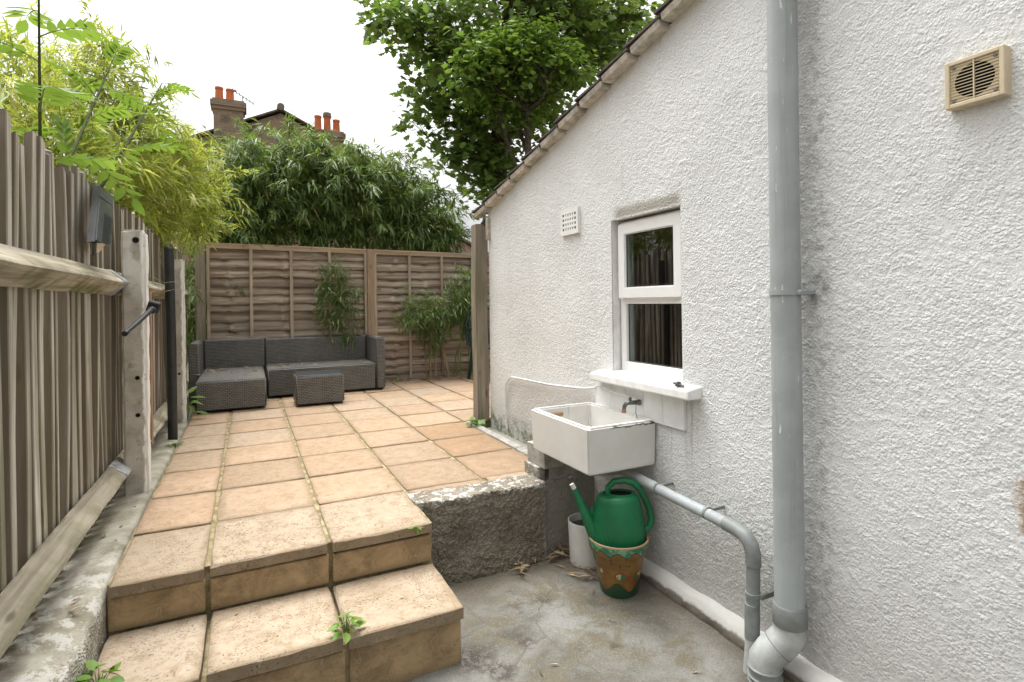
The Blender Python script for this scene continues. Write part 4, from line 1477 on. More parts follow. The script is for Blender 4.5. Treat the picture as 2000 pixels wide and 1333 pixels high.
sp_ = [(-.085, .08), (-.125, .155), (-.158, .225), (-.188, .295), (-.212, .350)]
MB().tube([C0 + ax * a + Vector((0, 0, b)) for a, b in sp_], [.046, .034, .025, .0185, .0140], 16).build('spout', 'can_green', can, smooth=True)
br_ = MB()
q0 = [C0 + ax * a + Vector((0, 0, b)) for a, b in ((-.095, .19), (-.145, .215), (-.128, .262), (-.112, .232), (-.085, .262))]
nrm = Vector((-ax.y, ax.x, 0)) * .005
br_.add([p + nrm for p in q0] + [p - nrm for p in q0], [(0, 1, 2, 3, 4), (9, 8, 7, 6, 5)] + [(i, i + 5, (i + 1) % 5 + 5, (i + 1) % 5) for i in range(5)])
br_.build('brace', 'can_green', can)
tip = C0 + ax * -.212 + Vector((0, 0, .350))
MB().tube([tip, tip + ax * -.012 + Vector((0, 0, .022))], [.0128, .0115], 14).build('spout_tip', 'planter_white', can, smooth=True)

# ------------------------------------------------------------------ left picket fence
fence = empty('picket_fence', (-.65, 3.5, 0))
tag(fence, 'weathered grey wooden picket fence with concrete posts along the left', 'fence')
yy = 0.6
k = 0
ZT = 1.60
while yy < 7.15:
    w = random.uniform(.044, .062)
    th = random.uniform(.026, .036)
    tw = random.gauss(0, .07)
    lean = random.gauss(0, .009)
    top = ZT + random.uniform(-.05, .03)
    if k == 26:
        lean = .03
    x = -.672 + random.uniform(-.006, .006)
    mb = MB()
    bm = bmesh.new()
    bmesh.ops.create_cube(bm, size=1.0)
    for v in bm.verts:
        thick = th * (1.0 if v.co.y < 0 else random.uniform(.55, .8))
        v.co = Vector((v.co.x * thick, v.co.y * w, (v.co.z + .5) * (top + .16)))
        if v.co.z > .5:
            v.co.z += random.uniform(-.018, .018)
    bmesh.ops.bevel(bm, geom=[e for e in bm.edges if abs(e.verts[0].co.z - e.verts[1].co.z) > .5], offset=.003, segments=1, affect='EDGES')
    bmesh.ops.subdivide_edges(bm, edges=[e for e in bm.edges if abs(e.verts[0].co.z - e.verts[1].co.z) > .5], cuts=4)
    bow, ph = random.gauss(0, .006), random.random() * 3
    for v in bm.verts:
        v.co.x += bow * math.sin(v.co.z * 2.2 + ph)
        v.co.y += .6 * bow * math.sin(v.co.z * 1.7 + ph * 2)
    bm.verts.index_update()
    mb.add([v.co[:] for v in bm.verts], [[v.index for v in f.verts] for f in bm.faces])
    bm.free()
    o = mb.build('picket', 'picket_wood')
    o.location = (x, yy + w / 2, -.16)
    o.rotation_euler = (lean, random.gauss(0, .004), tw)
    hang(o, fence)
    yy += w + random.choice([.014, .018, .022, .028, .036]) + (.012 if random.random() < .08 else 0)
    k += 1

def arris(name, y0, y1, zt, za, zb_, seed, mat_='rail_wood', xa=-.568, xb=-.648):
    n = max(6, int((y1 - y0) / .08))
    A = []
    for i in range(n + 1):
        y = y0 + (y1 - y0) * i / n
        q = (vnoise(np.array([y * 2.5 + seed]), np.array([1.3 + seed]), seed)[0] - .5) * .010
        q2 = (vnoise(np.array([y * 9 + seed]), np.array([4.3 + seed]), seed + 1)[0] - .5) * .006
        A.append([(xb, y, zt + q), (xb + .012, y, zt + q + .003), (xa - .006 + q2, y, za + .010 + q), (xa + q2, y, za + q), (xa - .006 + q2, y, za - .010 + q), (xb + .012, y, zb_ + q2), (xb, y, zb_ + q2)])
    mb = MB()
    c = len(A[0])
    mb.add([p for r in A for p in r], [(i * c + k_, i * c + (k_ + 1) % c, (i + 1) * c + (k_ + 1) % c, (i + 1) * c + k_) for i in range(n) for k_ in range(c)] + [tuple(range(c)), tuple(n * c + k_ for k_ in range(c - 1, -1, -1))])
    return mb.build(name, mat_, fence, loc=((xa + xb) / 2, (y0 + y1) / 2, za))


PYS = [(3.52, 3.63), (5.50, 5.60), (1.20, 1.31)]
for (a, b, s_) in ((1.25, 3.56, 3), (3.60, 5.54, 5), (5.58, 7.1, 7), (0.3, 1.22, 9)):
    arris('rail', a, b, 1.188, 1.128, 1.066, s_)
    arris('rail', a, b, .185, .128, .055, s_ + 20)
for (a, b) in PYS:
    xs_ = (-.605, -.492)
    cp_ = MB().box(xs_[0] - .545, xs_[1] - .545 + .0, -.055, .055, -.42, 1.415, bev=.012, seg=2)
    bm = bmesh.new()
    bmesh.ops.create_cube(bm, size=1.0)
    for v in bm.verts:
        v.co = Vector((v.co.x * .112, v.co.y * .11, -.42 + (v.co.z + .5) * 1.835))
    bmesh.ops.bevel(bm, geom=bm.edges[:], offset=.013, segments=2, affect='EDGES')
    long_e = [e for e in bm.edges if abs(e.verts[0].co.z - e.verts[1].co.z) > .5]
    bmesh.ops.subdivide_edges(bm, edges=long_e, cuts=40)
    for v in bm.verts:
        nn = vnoise(np.array([v.co.z * 18 + v.co.x * 40]), np.array([v.co.y * 60 + a]), 61)[0] - .5
        v.co.x += nn * .007
        v.co.y += nn * .004
        if v.co.z > 1.39:
            v.co.z += nn * .02
    bm.verts.index_update()
    mb = MB().add([v.co[:] for v in bm.verts], [[v.index for v in f.verts] for f in bm.faces])
    bm.free()
    o = mb.build('concrete_post', 'post_concrete', smooth=True)
    o.location = (-.5485, (a + b) / 2, 0)
    hang(o, fence)
    for zz in (.42, .62, 1.36):
        hmb = MB().tube([(-.535, a - .004, zz), (-.535, a + .006, zz)], .011 if zz < 1 else .016, 10)
        h_ = hmb.build('bolt_hole', 'dark_void', loc=(-.535, a, zz))
        h_.parent = o
        h_.location = (h_.location.x + .5485, h_.location.y - (a + b) / 2, h_.location.z)
# lead-grey repair tape round the rail ends by the first post
for zt, za, zb_, s_ in ((1.191, 1.131, 1.063, 3), (.188, .131, .052, 23)):
    o = arris('rail_sleeve', 3.40, 3.515, zt, za, zb_, s_, 'lead_tape', xa=-.565, xb=-.6475)
MB().box(-.62, -.565, 4.22, 4.28, .10, 1.10, bev=.004).build('brown_stake', 'brown_wood', fence, loc=(-.59, 4.25, .6))
MB().box(-.615, -.59, 3.68, 3.73, .14, 1.09, bev=.004).build('backing_board', 'brown_wood', fence, loc=(-.6, 3.7, .6))
bp = empty('black_post', (-.525, 4.85, 0))
tag(bp, 'slim black metal post standing between the two concrete fence posts', 'post')
MB().tube([(-.520, 4.86, -.05), (-.522, 4.86, .7), (-.530, 4.86, 1.44)], .033, 16).build('tube', 'black_paint', bp, smooth=True)
MB().tube([(-.530, 4.86, 1.438), (-.530, 4.86, 1.452)], [.035, .028], 16).build('cap', 'black_paint', bp)
wr = MB()
for k in range(2):
    z0 = 1.12 + k * .06
    wr.tube([(-.49, 3.56, z0), (-.485, 4.2, z0 - .03 + .02 * random.random()), (-.488, 4.83, z0 + .01), (-.50, 5.5, z0 + .02 * random.random())], .0011, 5)
tag(wr.build('wire', 'culm_dry'), 'loose thin wires strung between the concrete posts and black post', 'wire')

# solar light on the fence top, and the little stake light on the concrete post
sl_e = empty('solar_light', (-.60, 2.9, 1.25))
tag(sl_e, 'dark solar wall light with sloping panel fixed to the picket fence', 'solar light')


def solar():
    # box: tilted panel, thin, hinged at its top to the fence
    A_, B_ = Vector((-.595, 3.04, 1.553)), Vector((-.590, 3.30, 1.548))
    C_, D_ = Vector((-.560, 2.76, 1.272)), Vector((-.552, 2.98, 1.285))
    n = (B_ - A_).cross(C_ - A_).normalized()
    if n.x < 0:
        n = -n
    return A_, B_, C_, D_, n


A_, B_, C_, D_, n_ = solar()
def slab4(a, b, c, d, n, t0, t1):
    vs_ = [p + n * t0 for p in (a, b, d, c)] + [p + n * t1 for p in (a, b, d, c)]
    return MB().add(vs_, [(3, 2, 1, 0), (4, 5, 6, 7), (0, 1, 5, 4), (1, 2, 6, 5), (2, 3, 7, 6), (3, 0, 4, 7)])
slab4(A_, B_, C_, D_, n_, -.026, 0).build('housing', 'black_plastic', sl_e)
u_, w_ = (B_ - A_), (C_ - A_)
pa = A_ + u_ * .05 + w_ * .03
slab4(pa, pa + u_ * .9, pa + w_ * .17, pa + u_ * .9 + w_ * .17, n_, .0005, .003).build('sensor_panel', 'solar_blue', sl_e)
pa = A_ + u_ * .05 + w_ * .22
slab4(pa, pa + u_ * .9, pa + w_ * .75, pa + u_ * .9 + w_ * .75, n_, .0005, .003).build('solar_panel', 'solar_blue', sl_e)
MB().add([C_ + Vector((-.006, .06, -.001)), D_ + Vector((-.006, -.02, -.001)), Vector((-.640, 3.17, 1.33)), Vector((-.640, 3.05, 1.32)),
          Vector((-.585, 2.92, 1.240)), Vector((-.585, 2.97, 1.246)), Vector((-.640, 3.14, 1.25)), Vector((-.640, 3.08, 1.245))],
         [(0, 1, 2, 3), (0, 1, 5, 4), (1, 2, 6, 5), (2, 3, 7, 6), (3, 0, 4, 7), (4, 5, 6, 7)]).build('lamp_body', 'vent_beige', sl_e)
MB().tube([C_ + Vector((-.004, .02, 0)), Vector((-.600, 2.95, 1.235))], .008, 8).build('bracket', 'black_plastic', sl_e)

stk = empty('stake_light', (-.47, 3.4, .95))
tag(stk, 'small black stake light fixed slantwise to the near concrete post', 'garden light')
MB().tube([(-.462, 3.47, .985), (-.485, 3.22, .925), (-.505, 3.06, .885)], [.014, .012, .009], 10).build('stem', 'black_plastic', stk, smooth=True)
MB().tube([(-.505, 3.06, .885), (-.508, 3.035, .878)], [.013, .013], 10).build('foot', 'black_plastic', stk)
MB().box(-.030, .030, -.014, .014, -.030, .030, bev=.006, mat=Matrix.Translation((-.455, 3.50, 1.00)) @ Euler((.25, .3, .1)).to_matrix().to_4x4()).build('head', 'black_plastic', stk)
MB().tube([(-.46, 3.488, .985), (-.462, 3.46, .98)], [.022, .017], 12).build('collar', 'black_plastic', stk, smooth=True)

# ------------------------------------------------------------------ back fence: waney-edge lap panels
bf = empty('lap_fence', (1.2, 7.15, 0))
tag(bf, 'brown overlapping waney edge board fence across the back of the patio', 'fence')
FY = 7.17


def bft(x):
    return 1.705 - .013 * x


def lap_board(x0, x1, zt, zb_, seed, tilt):
    n = 46
    xs = np.linspace(x0, x1, n)
    sd_ = seed * 1.7
    wav = 0.026 * (vnoise(xs * 2.1 + sd_, xs * 0 + sd_, 91) - .5) + 0.012 * (vnoise(xs * 6 + sd_, xs * 0 + 2 * sd_, 92) - .5)
    # knots pull the waney edge down at a few places
    for kx in KN:
        wav = wav - .030 * np.exp(-((xs - kx - .05 * math.sin(sd_ * 3)) / .030) ** 2) * (0.4 + .6 * abs(math.sin(sd_ * 5 + kx)))
    tw = .010 * (vnoise(xs * 1.4 + sd_, xs * 0 + 3 * sd_, 93) - .5)
    buck = np.zeros(n)
    for kx in KN:
        buck += .024 * abs(math.sin(sd_ * 4 + kx * 2)) * np.exp(-((xs - kx + .03 * math.cos(sd_)) / .028) ** 2)
    yt, yb_ = FY + .004 + 0 * xs, FY - .030 - tilt + tw - buck
    ym = (yt + yb_) / 2 - .5 * buck
    ztop = zt - .013 * xs * 0
    zbot = zb_ + wav
    zm = (ztop + zbot) / 2
    R0 = np.stack([xs, yt, ztop + 0 * xs], -1)
    R1 = np.stack([xs, ym, zm], -1)
    R2 = np.stack([xs, yb_, zbot], -1)
    R3 = np.stack([xs, yb_ + .011, zbot - .001], -1)
    R4 = np.stack([xs, yt + .010, ztop + 0 * xs], -1)
    A = np.stack([R0, R1, R2, R3, R4], 0)
    idx = np.arange(5 * n).reshape(5, n)
    F = []
    for a, b in ((0, 1), (1, 2), (2, 3), (3, 4)):
        F.append(np.stack([idx[a, :-1], idx[b, :-1], idx[b, 1:], idx[a, 1:]], -1))
    F = np.concatenate(F)
    c = np.array([(x0 + x1) / 2, FY, (zt + zb_) / 2])
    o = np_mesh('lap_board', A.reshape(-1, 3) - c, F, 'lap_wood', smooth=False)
    o.location = c
    hang(o, bf)
    return o


PANELS = [(-.415, 1.385), (1.475, 3.30)]
for pi_, (x0, x1) in enumerate(PANELS):
    KN = [x0 + .23, x0 + .82, x0 + 1.18] if pi_ == 0 else [x0 + .28, x0 + .67, x0 + 1.3]
    top = bft((x0 + x1) / 2)
    z = top - .03
    j = 0
    while z > .02:
        h_ = random.uniform(.098, .122)
        lap_board(x0 + .012, x1 - .012, z + .012, z - h_, j + 20 * pi_ + 1, random.uniform(0, .006))
        z -= h_ - .006
        j += 1
    # battens
    for q in range(5):
        xb = x0 + .018 + q * (x1 - x0 - .036) / 4
        o = MB().box(xb - .017, xb + .017, FY - .070, FY - .048, .02, bft(xb) - .032, bev=.003, wob=.0015).build('batten', 'batten_wood', bf, loc=(xb, FY - .05, .8))
    # capping strip along the top
    zc0, zc1 = bft(x0), bft(x1)
    for (a0, a1, b0, b1, nm) in ((FY - .070, FY + .030, .0, .016, 'capping'), (FY - .066, FY - .038, -.045, -.0005, 'top_rail')):
        MB().add([(x0, a0, zc0 + b0), (x1, a0, zc1 + b0), (x1, a1, zc1 + b0), (x0, a1, zc0 + b0), (x0, a0, zc0 + b1), (x1, a0, zc1 + b1), (x1, a1, zc1 + b1), (x0, a1, zc0 + b1)],
                 [(3, 2, 1, 0), (4, 5, 6, 7), (0, 1, 5, 4), (1, 2, 6, 5), (2, 3, 7, 6), (3, 0, 4, 7)]).build(nm, 'cap_wood', bf, loc=((x0 + x1) / 2, FY, zc0))
for xp, w_ in ((-.475, .10), (1.43, .088), (3.345, .088)):
    MB().box(xp - w_ / 2, xp + w_ / 2, FY - .085, FY + .015, -.1, bft(xp) + .015, bev=.005, wob=.002).build('fence_post', 'tan_post_wood' if xp > 1 else 'post_wood', bf, loc=(xp, FY, .8))

# timber post at the house corner
gp = empty('timber_post', (1.75, 4.25, 0))
tag(gp, 'tall weathered timber post at the far corner of the white wall', 'post')
bm = bmesh.new()
bmesh.ops.create_cube(bm, size=1.0)
for v in bm.verts:
    v.co = Vector((v.co.x * .108, v.co.y * .115, .005 + (v.co.z + .5) * 1.655))
bmesh.ops.bevel(bm, geom=bm.edges[:], offset=.008, segments=2, affect='EDGES')
bmesh.ops.subdivide_edges(bm, edges=[e for e in bm.edges if abs(e.verts[0].co.z - e.verts[1].co.z) > .5], cuts=30)
for v in bm.verts:
    v.co.x += .004 * math.sin(v.co.z * 5) + .003 * (vnoise(np.array([v.co.z * 9]), np.array([v.co.y * 40]), 51)[0] - .5)
bm.verts.index_update()
mb = MB().add([v.co[:] for v in bm.verts], [[v.index for v in f.verts] for f in bm.faces])
bm.free()
o = mb.build('shaft', 'post_wood', smooth=True)
o.location = (1.778, 4.30, 0)
hang(o, gp)
MB().box(1.715, 1.775, 4.225, 4.235, -.05, .02).build('foot_shoe', 'planter_white', gp)

# ------------------------------------------------------------------ rattan furniture
def rbox(x0, x1, y0, y1, z0, z1, name, parent, bev=.014):
    c = ((x0 + x1) / 2, (y0 + y1) / 2, (z0 + z1) / 2)
    return weigh(MB().box(x0, x1, y0, y1, z0, z1, bev=bev, seg=3).build(name, 'grey_rattan', parent, loc=c, smooth='all'))


ch = empty('rattan_chaise', (-.15, 6.4, 0))
tag(ch, 'grey rattan corner chaise seat littered with dry leaves, left end of sofa', 'sofa')
rbox(-.442, .158, 5.80, 6.96, .022, .300, 'seat', ch)
rbox(-.442, .176, 6.962, 7.06, .022, .622, 'backrest', ch)
rbox(-.540, -.4435, 6.36, 7.06, .022, .622, 'arm', ch)
sf = empty('rattan_sofa', (.8, 6.7, 0))
tag(sf, 'long grey rattan sofa with right arm in front of the lap fence', 'sofa')
rbox(.184, 1.335, 6.385, 6.96, .022, .318, 'seat', sf)
rbox(.182, 1.335, 6.962, 7.06, .022, .612, 'backrest', sf)
rbox(1.337, 1.435, 6.36, 7.06, .022, .612, 'arm', sf)
for root, pts_ in ((ch, ((-.41, 5.83), (.12, 5.83), (-.41, 6.9), (.12, 6.9))), (sf, ((.22, 6.42), (1.40, 6.42), (.22, 7.0), (1.40, 7.0)))):
    for (a, b) in pts_:
        MB().tube([(a, b, 0), (a, b, .024)], .018, 10).build('foot', 'black_plastic', root, loc=(a, b, 0))
tb = empty('rattan_table', (.64, 5.9, 0))
tag(tb, 'small cube shaped grey rattan coffee table with glass top', 'coffee table')
rbox(.416, .872, 5.70, 6.10, .020, .300, 'base', tb)
MB().box(.428, .860, 5.712, 6.088, .3005, .306, bev=.002).build('glass_top', 'table_glass', tb)
for a in (.45, .84):
    for b in (5.74, 6.06):
        MB().tube([(a, b, 0), (a, b, .022)], .015, 10).build('foot', 'black_plastic', tb, loc=(a, b, 0))

# dark green plastic chair half hidden behind the timber post
gc = empty('plastic_chair', (2.72, 6.25, 0))
tag(gc, 'dark green plastic garden chair mostly hidden behind the timber post', 'chair')
for (a, b, a2, b2) in ((2.45, 6.21, 2.50, 6.26), (2.45, 6.70, 2.50, 6.64), (2.95, 6.21, 2.90, 6.26), (2.95, 6.70, 2.90, 6.64)):
    MB().tube([(a, b, 0), (a2, b2, .43)], [.022, .028], 10).build('leg', 'chair_green', gc, smooth=True)
MB().box(2.45, 2.95, 6.20, 6.70, .42, .455, bev=.015).build('seat', 'chair_green', gc)
for q in range(6):
    a = 2.485 + q * .086
    MB().tube([(a, 6.68, .45), (a, 6.74, .70), (a, 6.77, .90 - .012 * (q - 2.5) ** 2)], .018, 8).build('back_slat', 'chair_green', gc, smooth=True)
MB().tube([(2.44, 6.68, .45), (2.44, 6.75, .72), (2.50, 6.77, .88), (2.70, 6.78, .94), (2.90, 6.77, .88), (2.96, 6.75, .72), (2.96, 6.68, .45)], .02, 10).build('back_frame', 'chair_green', gc, smooth=True)
for a in (2.44, 2.96):
    MB().tube([(a, 6.22, .42), (a, 6.22, .62), (a, 6.30, .66), (a, 6.72, .66)], .02, 10).build('arm', 'chair_green', gc, smooth=True)

gc.location.x += .15

# ------------------------------------------------------------------ foliage generators
def unit(a):
    return a / np.maximum(np.linalg.norm(a, axis=-1, keepdims=True), 1e-9)


def blades(P, D, L, W, rng, droop=0.25, seg=2):
    """narrow bent blades (two quads each); P base, D direction, L length, W half width"""
    n = len(P)
    D = unit(D)
    up = np.tile(np.array([0, 0, 1.0]), (n, 1)) + rng.normal(0, .45, (n, 3))
    S = unit(np.cross(D, up))
    N = np.cross(S, D)
    L = L[:, None]
    W = W[:, None]
    sag = np.array([0, 0, -1.0]) * L * droop
    p0 = P
    m1 = P + D * L * .38 + sag * .15
    tip = P + D * L + sag
    fold = N * W * .35
    V = np.stack([p0, m1 + S * W - fold * -1, tip, m1 - S * W + fold, m1], 1)     # base,left,tip,right,mid
    b = (np.arange(n) * 5)[:, None]
    F = np.concatenate([b + np.array([[0, 4, 1]]), b + np.array([[1, 4, 2]]), b + np.array([[0, 3, 4]]), b + np.array([[4, 3, 2]])], 0)
    return V.reshape(-1, 3), F


def polyleaf(P, D, S, size, shape, rng, cup=.12):
    """flat leaves from a 2-D outline (n,2) with x along the leaf"""
    n, k = len(P), len(shape)
    D, S = unit(D), unit(S)
    N = np.cross(D, S)
    sh_ = np.asarray(shape)
    a, b_ = sh_[None, :, 0, None], sh_[None, :, 1, None]
    sz = size[:, None, None]
    V = P[:, None] + sz * (a * D[:, None] + b_ * S[:, None] + cup * (np.abs(b_) * 1.2 - .5 * a * a) * N[:, None])
    c = P[:, None] + sz * (.42 * D[:, None])
    V = np.concatenate([c, V], 1)
    b = (np.arange(n) * (k + 1))[:, None]
    F = np.concatenate([b + np.array([[0, 1 + i, 1 + (i + 1) % k]]) for i in range(k)], 0)
    return V.reshape(-1, 3), F


MAPLE = [(0, .03), (.06, .34), (.28, .26), (.34, .58), (.52, .30), (.72, .26), (1.0, 0), (.72, -.26), (.52, -.30), (.34, -.58), (.28, -.26), (.06, -.34), (0, -.03)]
OVATE = [(0, .02), (.18, .22), (.45, .30), (.75, .20), (1.0, 0), (.75, -.20), (.45, -.30), (.18, -.22)]
LANCE = [(0, .02), (.2, .15), (.45, .19), (.7, .14), (1.0, 0), (.7, -.14), (.45, -.19), (.2, -.15)]


def in_blobs(blobs, n, rng, depth=1.0, shell=.35):
    w = np.array([b[3] ** 2 for b in blobs])
    ch_ = rng.choice(len(blobs), n, p=w / w.sum())
    B = np.array(blobs)[ch_]
    d = unit(rng.normal(0, 1, (n, 3)))
    r = rng.random(n) ** shell
    far_ = rng.random(n) < .16
    r = np.where(far_, rng.uniform(.95, 1.42, n), r)
    off = d * r[:, None] * B[:, 3:4]
    off[:, 1] *= depth
    return B[:, :3] + off, d, B


def bamboo_leaves(blobs, nclus, per, rng, L=(.11, .21), W=.0125, depth=1.0, droop=.3, bias=(0, -.35, 0)):
    """tufts: each twig tip carries a fan of drooping leaves"""
    C, d, B = in_blobs(blobs, nclus, rng, depth)
    base = unit(d * .8 + np.array([0, 0, -.10]) + np.array(bias) + rng.normal(0, .35, (nclus, 3)))
    P = np.repeat(C, per, 0) + rng.normal(0, .035, (nclus * per, 3))
    D = unit(np.repeat(base, per, 0) + rng.normal(0, .55, (nclus * per, 3)) + np.array([0, 0, -.25]))
    n = len(P)
    return blades(P, D, rng.uniform(L[0], L[1], n), W * rng.uniform(.7, 1.3, n), rng, droop)


def culm_path(x, y, z0, top, rng, lean=.12):
    pts_ = []
    ax_, ay_ = rng.normal(0, lean), rng.normal(0, lean)
    for s_ in np.linspace(0, 1, 7):
        pts_.append((x + ax_ * s_ ** 2, y + ay_ * s_ ** 2, z0 + (top - z0) * s_))
    return pts_


def bamboo_clump(name, label, cat, group, blobs, nclus, per, mat_, ncul, base, rng, depth=1.0, culm='culm_green', sprays=0, **kw):
    root = empty(name, base)
    tag(root, label, cat, group)
    V, F = bamboo_leaves(blobs, nclus, per, rng, depth=depth, **kw)
    if sprays:
        # arching shoots that stick out of the mass and droop under their leaves
        Ps, Ds = [], []
        for q in range(sprays):
            b = blobs[rng.integers(len(blobs))]
            d0 = unit(np.array([rng.normal(0, .8), rng.normal(-.5, .5), abs(rng.normal(.5, .5))]))
            p_ = np.array(b[:3]) + d0 * b[3] * .7
            ln = rng.uniform(.25, .55)
            for w_ in np.linspace(.15, 1, 9):
                pos = p_ + d0 * ln * w_ + np.array([0, 0, -.35 * ln * w_ * w_])
                for e_ in range(4):
                    Ps.append(pos + rng.normal(0, .018, 3))
                    Ds.append(d0 + np.array([0, 0, -.9 * w_]) + rng.normal(0, .55, 3))
        n_s = len(Ps)
        Lr = kw.get('L', (.10, .19))
        V2, F2 = blades(np.array(Ps), np.array(Ds), rng.uniform(Lr[0], Lr[1], n_s), kw.get('W', .0105) * rng.uniform(.7, 1.3, n_s), rng, .3)
        F = np.concatenate([F, F2 + len(V)])
        V = np.concatenate([V, V2])
    np_mesh('foliage', V, F, mat_, root)
    for q in range(ncul):
        b = blobs[rng.integers(len(blobs))]
        tx, ty, tz = b[0] + rng.normal(0, b[3] * .5), b[1] + rng.normal(0, b[3] * .4), b[2] + b[3] * .6
        x, y = base[0] + rng.normal(0, .16), base[1] + rng.normal(0, .12)
        pts_ = [Vector((x, y, base[2])).lerp(Vector((tx, ty, tz)), s_) + Vector(((x - tx) * .25 * math.sin(math.pi * s_), (y - ty) * .25 * math.sin(math.pi * s_), 0)) for s_ in np.linspace(0, 1, 7)]
        r0 = rng.uniform(.006, .011)
        MB().tube(pts_, [r0 * (1 - .75 * s_) for s_ in np.linspace(0, 1, 7)], 6).build('culm', culm, root, smooth=True)
    return root


# bamboo hedge behind the back fence: five neighbouring clumps
H = [(-0.23, 7.8, 2.70, .37), (0.13, 7.8, 2.78, .36), (0.50, 7.8, 2.95, .30), (0.88, 7.8, 2.90, .32), (1.28, 7.8, 2.82, .36), (1.71, 7.8, 2.86, .34), (2.07, 7.8, 2.74, .35), (2.42, 7.8, 2.45, .32), (2.72, 7.8, 2.18, .25),
     (-0.12, 7.7, 2.25, .44), (0.36, 7.65, 2.45, .52), (0.87, 7.65, 2.48, .58), (1.42, 7.65, 2.46, .55), (1.99, 7.65, 2.30, .42), (2.42, 7.7, 2.10, .32),
     (-0.35, 7.62, 1.90, .34), (-0.62, 7.55, 1.2, .3), (-0.62, 7.55, .7, .3), (0.23, 7.62, 1.93, .33), (0.87, 7.62, 1.95, .34), (1.55, 7.62, 1.97, .35), (2.14, 7.62, 1.93, .30), (2.68, 7.65, 1.88, .22)]
sect = [(-.75, .15, 'leftmost bamboo clump of the dark hedge above the back fence'), (.15, .66, 'bamboo clump in front of the brick gable, second from left in the hedge'), (.66, 1.18, 'tall bamboo clump in the middle of the dark hedge'), (1.18, 1.80, 'bamboo clump in the hedge below the right hand chimney'), (1.80, 3.2, 'rightmost bamboo clump of the hedge, thinning towards the house')]
for k, (a, b, lab) in enumerate(sect):
    bl = [q for q in H if a <= q[0] < b]
    cx = sum(q[0] for q in bl) / len(bl)
    area = sum(q[3] ** 2 for q in bl)
    bamboo_clump('bamboo', lab, 'bamboo', 'bamboo hedge behind the back fence', bl, int(760 * area), 9, 'bamboo_leaf', 9, (cx, 7.95, -.3), np.random.default_rng(100 + k), depth=.9, sprays=26)

# golden bamboo over the left fence
Gd = [[(-.98, 3.9, 1.85, .22), (-1.55, 4.6, 2.75, .20), (-1.75, 4.6, 2.4, .3), (-1.20, 4.3, 2.25, .24), (-1.35, 4.5, 2.50, .22), (-1.05, 4.2, 2.0, .26), (-1.5, 4.4, 2.1, .3), (-1.3, 4.0, 1.75, .28)],
      [(-1.02, 5.4, 3.12, .12), (-1.25, 5.3, 2.75, .22), (-.78, 5.4, 2.55, .22), (-1.00, 5.4, 2.95, .18), (-1.04, 5.4, 2.70, .27), (-1.05, 5.3, 2.40, .33), (-.85, 5.2, 2.15, .32), (-1.0, 5.0, 1.9, .33)],
      [(-.72, 5.8, 2.62, .14), (-.62, 5.7, 2.40, .22), (-.56, 5.6, 2.15, .24), (-.66, 5.6, 1.90, .26), (-.46, 6.0, 2.35, .20), (-.72, 5.3, 1.72, .20)],
      [(-.48, 6.1, 2.05, .20), (-.38, 6.2, 2.10, .18), (-.48, 6.0, 1.86, .17), (-.52, 6.1, 1.72, .16), (-.70, 5.6, 1.66, .18), (-.42, 6.5, 1.82, .18)]]
labs = ['yellow green bamboo at the far left above the near pickets', 'tallest yellow green bamboo rising behind the picket fence', 'yellow green bamboo leaning over the fence beside the dark hedge', 'golden bamboo sprays hanging over the second concrete post']
bases = [(-1.3, 4.3, -.3), (-1.1, 5.3, -.3), (-.95, 5.7, -.3), (-.85, 6.0, -.3)]
for k in range(4):
    area = sum(q[3] ** 2 for q in Gd[k])
    bamboo_clump('bamboo', labs[k], 'bamboo', 'golden bamboo along the left fence', Gd[k], int(1300 * area), 8, 'gold_bamboo_leaf', 8, bases[k], np.random.default_rng(200 + k), sprays=22, bias=(.2, -.2, .35), droop=.16, L=(.07, .14), W=.0075)

# bamboo growing in front of the back fence
fb1 = [(.97, 6.98, 1.42, .15), (.93, 6.98, 1.22, .22), (1.02, 6.98, 1.02, .26), (1.02, 6.98, .80, .22), (1.1, 6.98, 1.18, .20)]
bamboo_clump('bamboo', 'slender green bamboo growing up the back fence behind the sofa', 'bamboo', 'bamboo in front of the back fence', fb1, 150, 8, 'bamboo_leaf', 5, (1.0, 7.085, 0), np.random.default_rng(301), depth=.35, L=(.07, .13), W=.0075)
fb2 = [(2.00, 6.85, .90, .24), (2.25, 6.85, .92, .24), (1.86, 6.9, .84, .15), (2.22, 6.9, .72, .22), (2.2, 6.95, .5, .14)]
bamboo_clump('bamboo', 'low bushy bamboo standing in front of the right back fence panel', 'bamboo', 'bamboo in front of the back fence', fb2, 210, 8, 'bamboo_leaf', 7, (2.2, 6.98, 0), np.random.default_rng(302), depth=.7, L=(.07, .13), W=.008, culm='culm_dry')
fb3 = [(2.68, 6.95, 1.26, .26), (2.74, 6.9, .98, .26), (2.55, 6.9, 1.0, .20), (2.6, 6.95, .75, .18)]
bamboo_clump('bamboo', 'dark bamboo beside the timber post at the right end of the fence', 'bamboo', 'bamboo in front of the back fence', fb3, 190, 8, 'bamboo_leaf', 5, (2.7, 7.0, 0), np.random.default_rng(303), depth=.7, L=(.07, .13), W=.008)


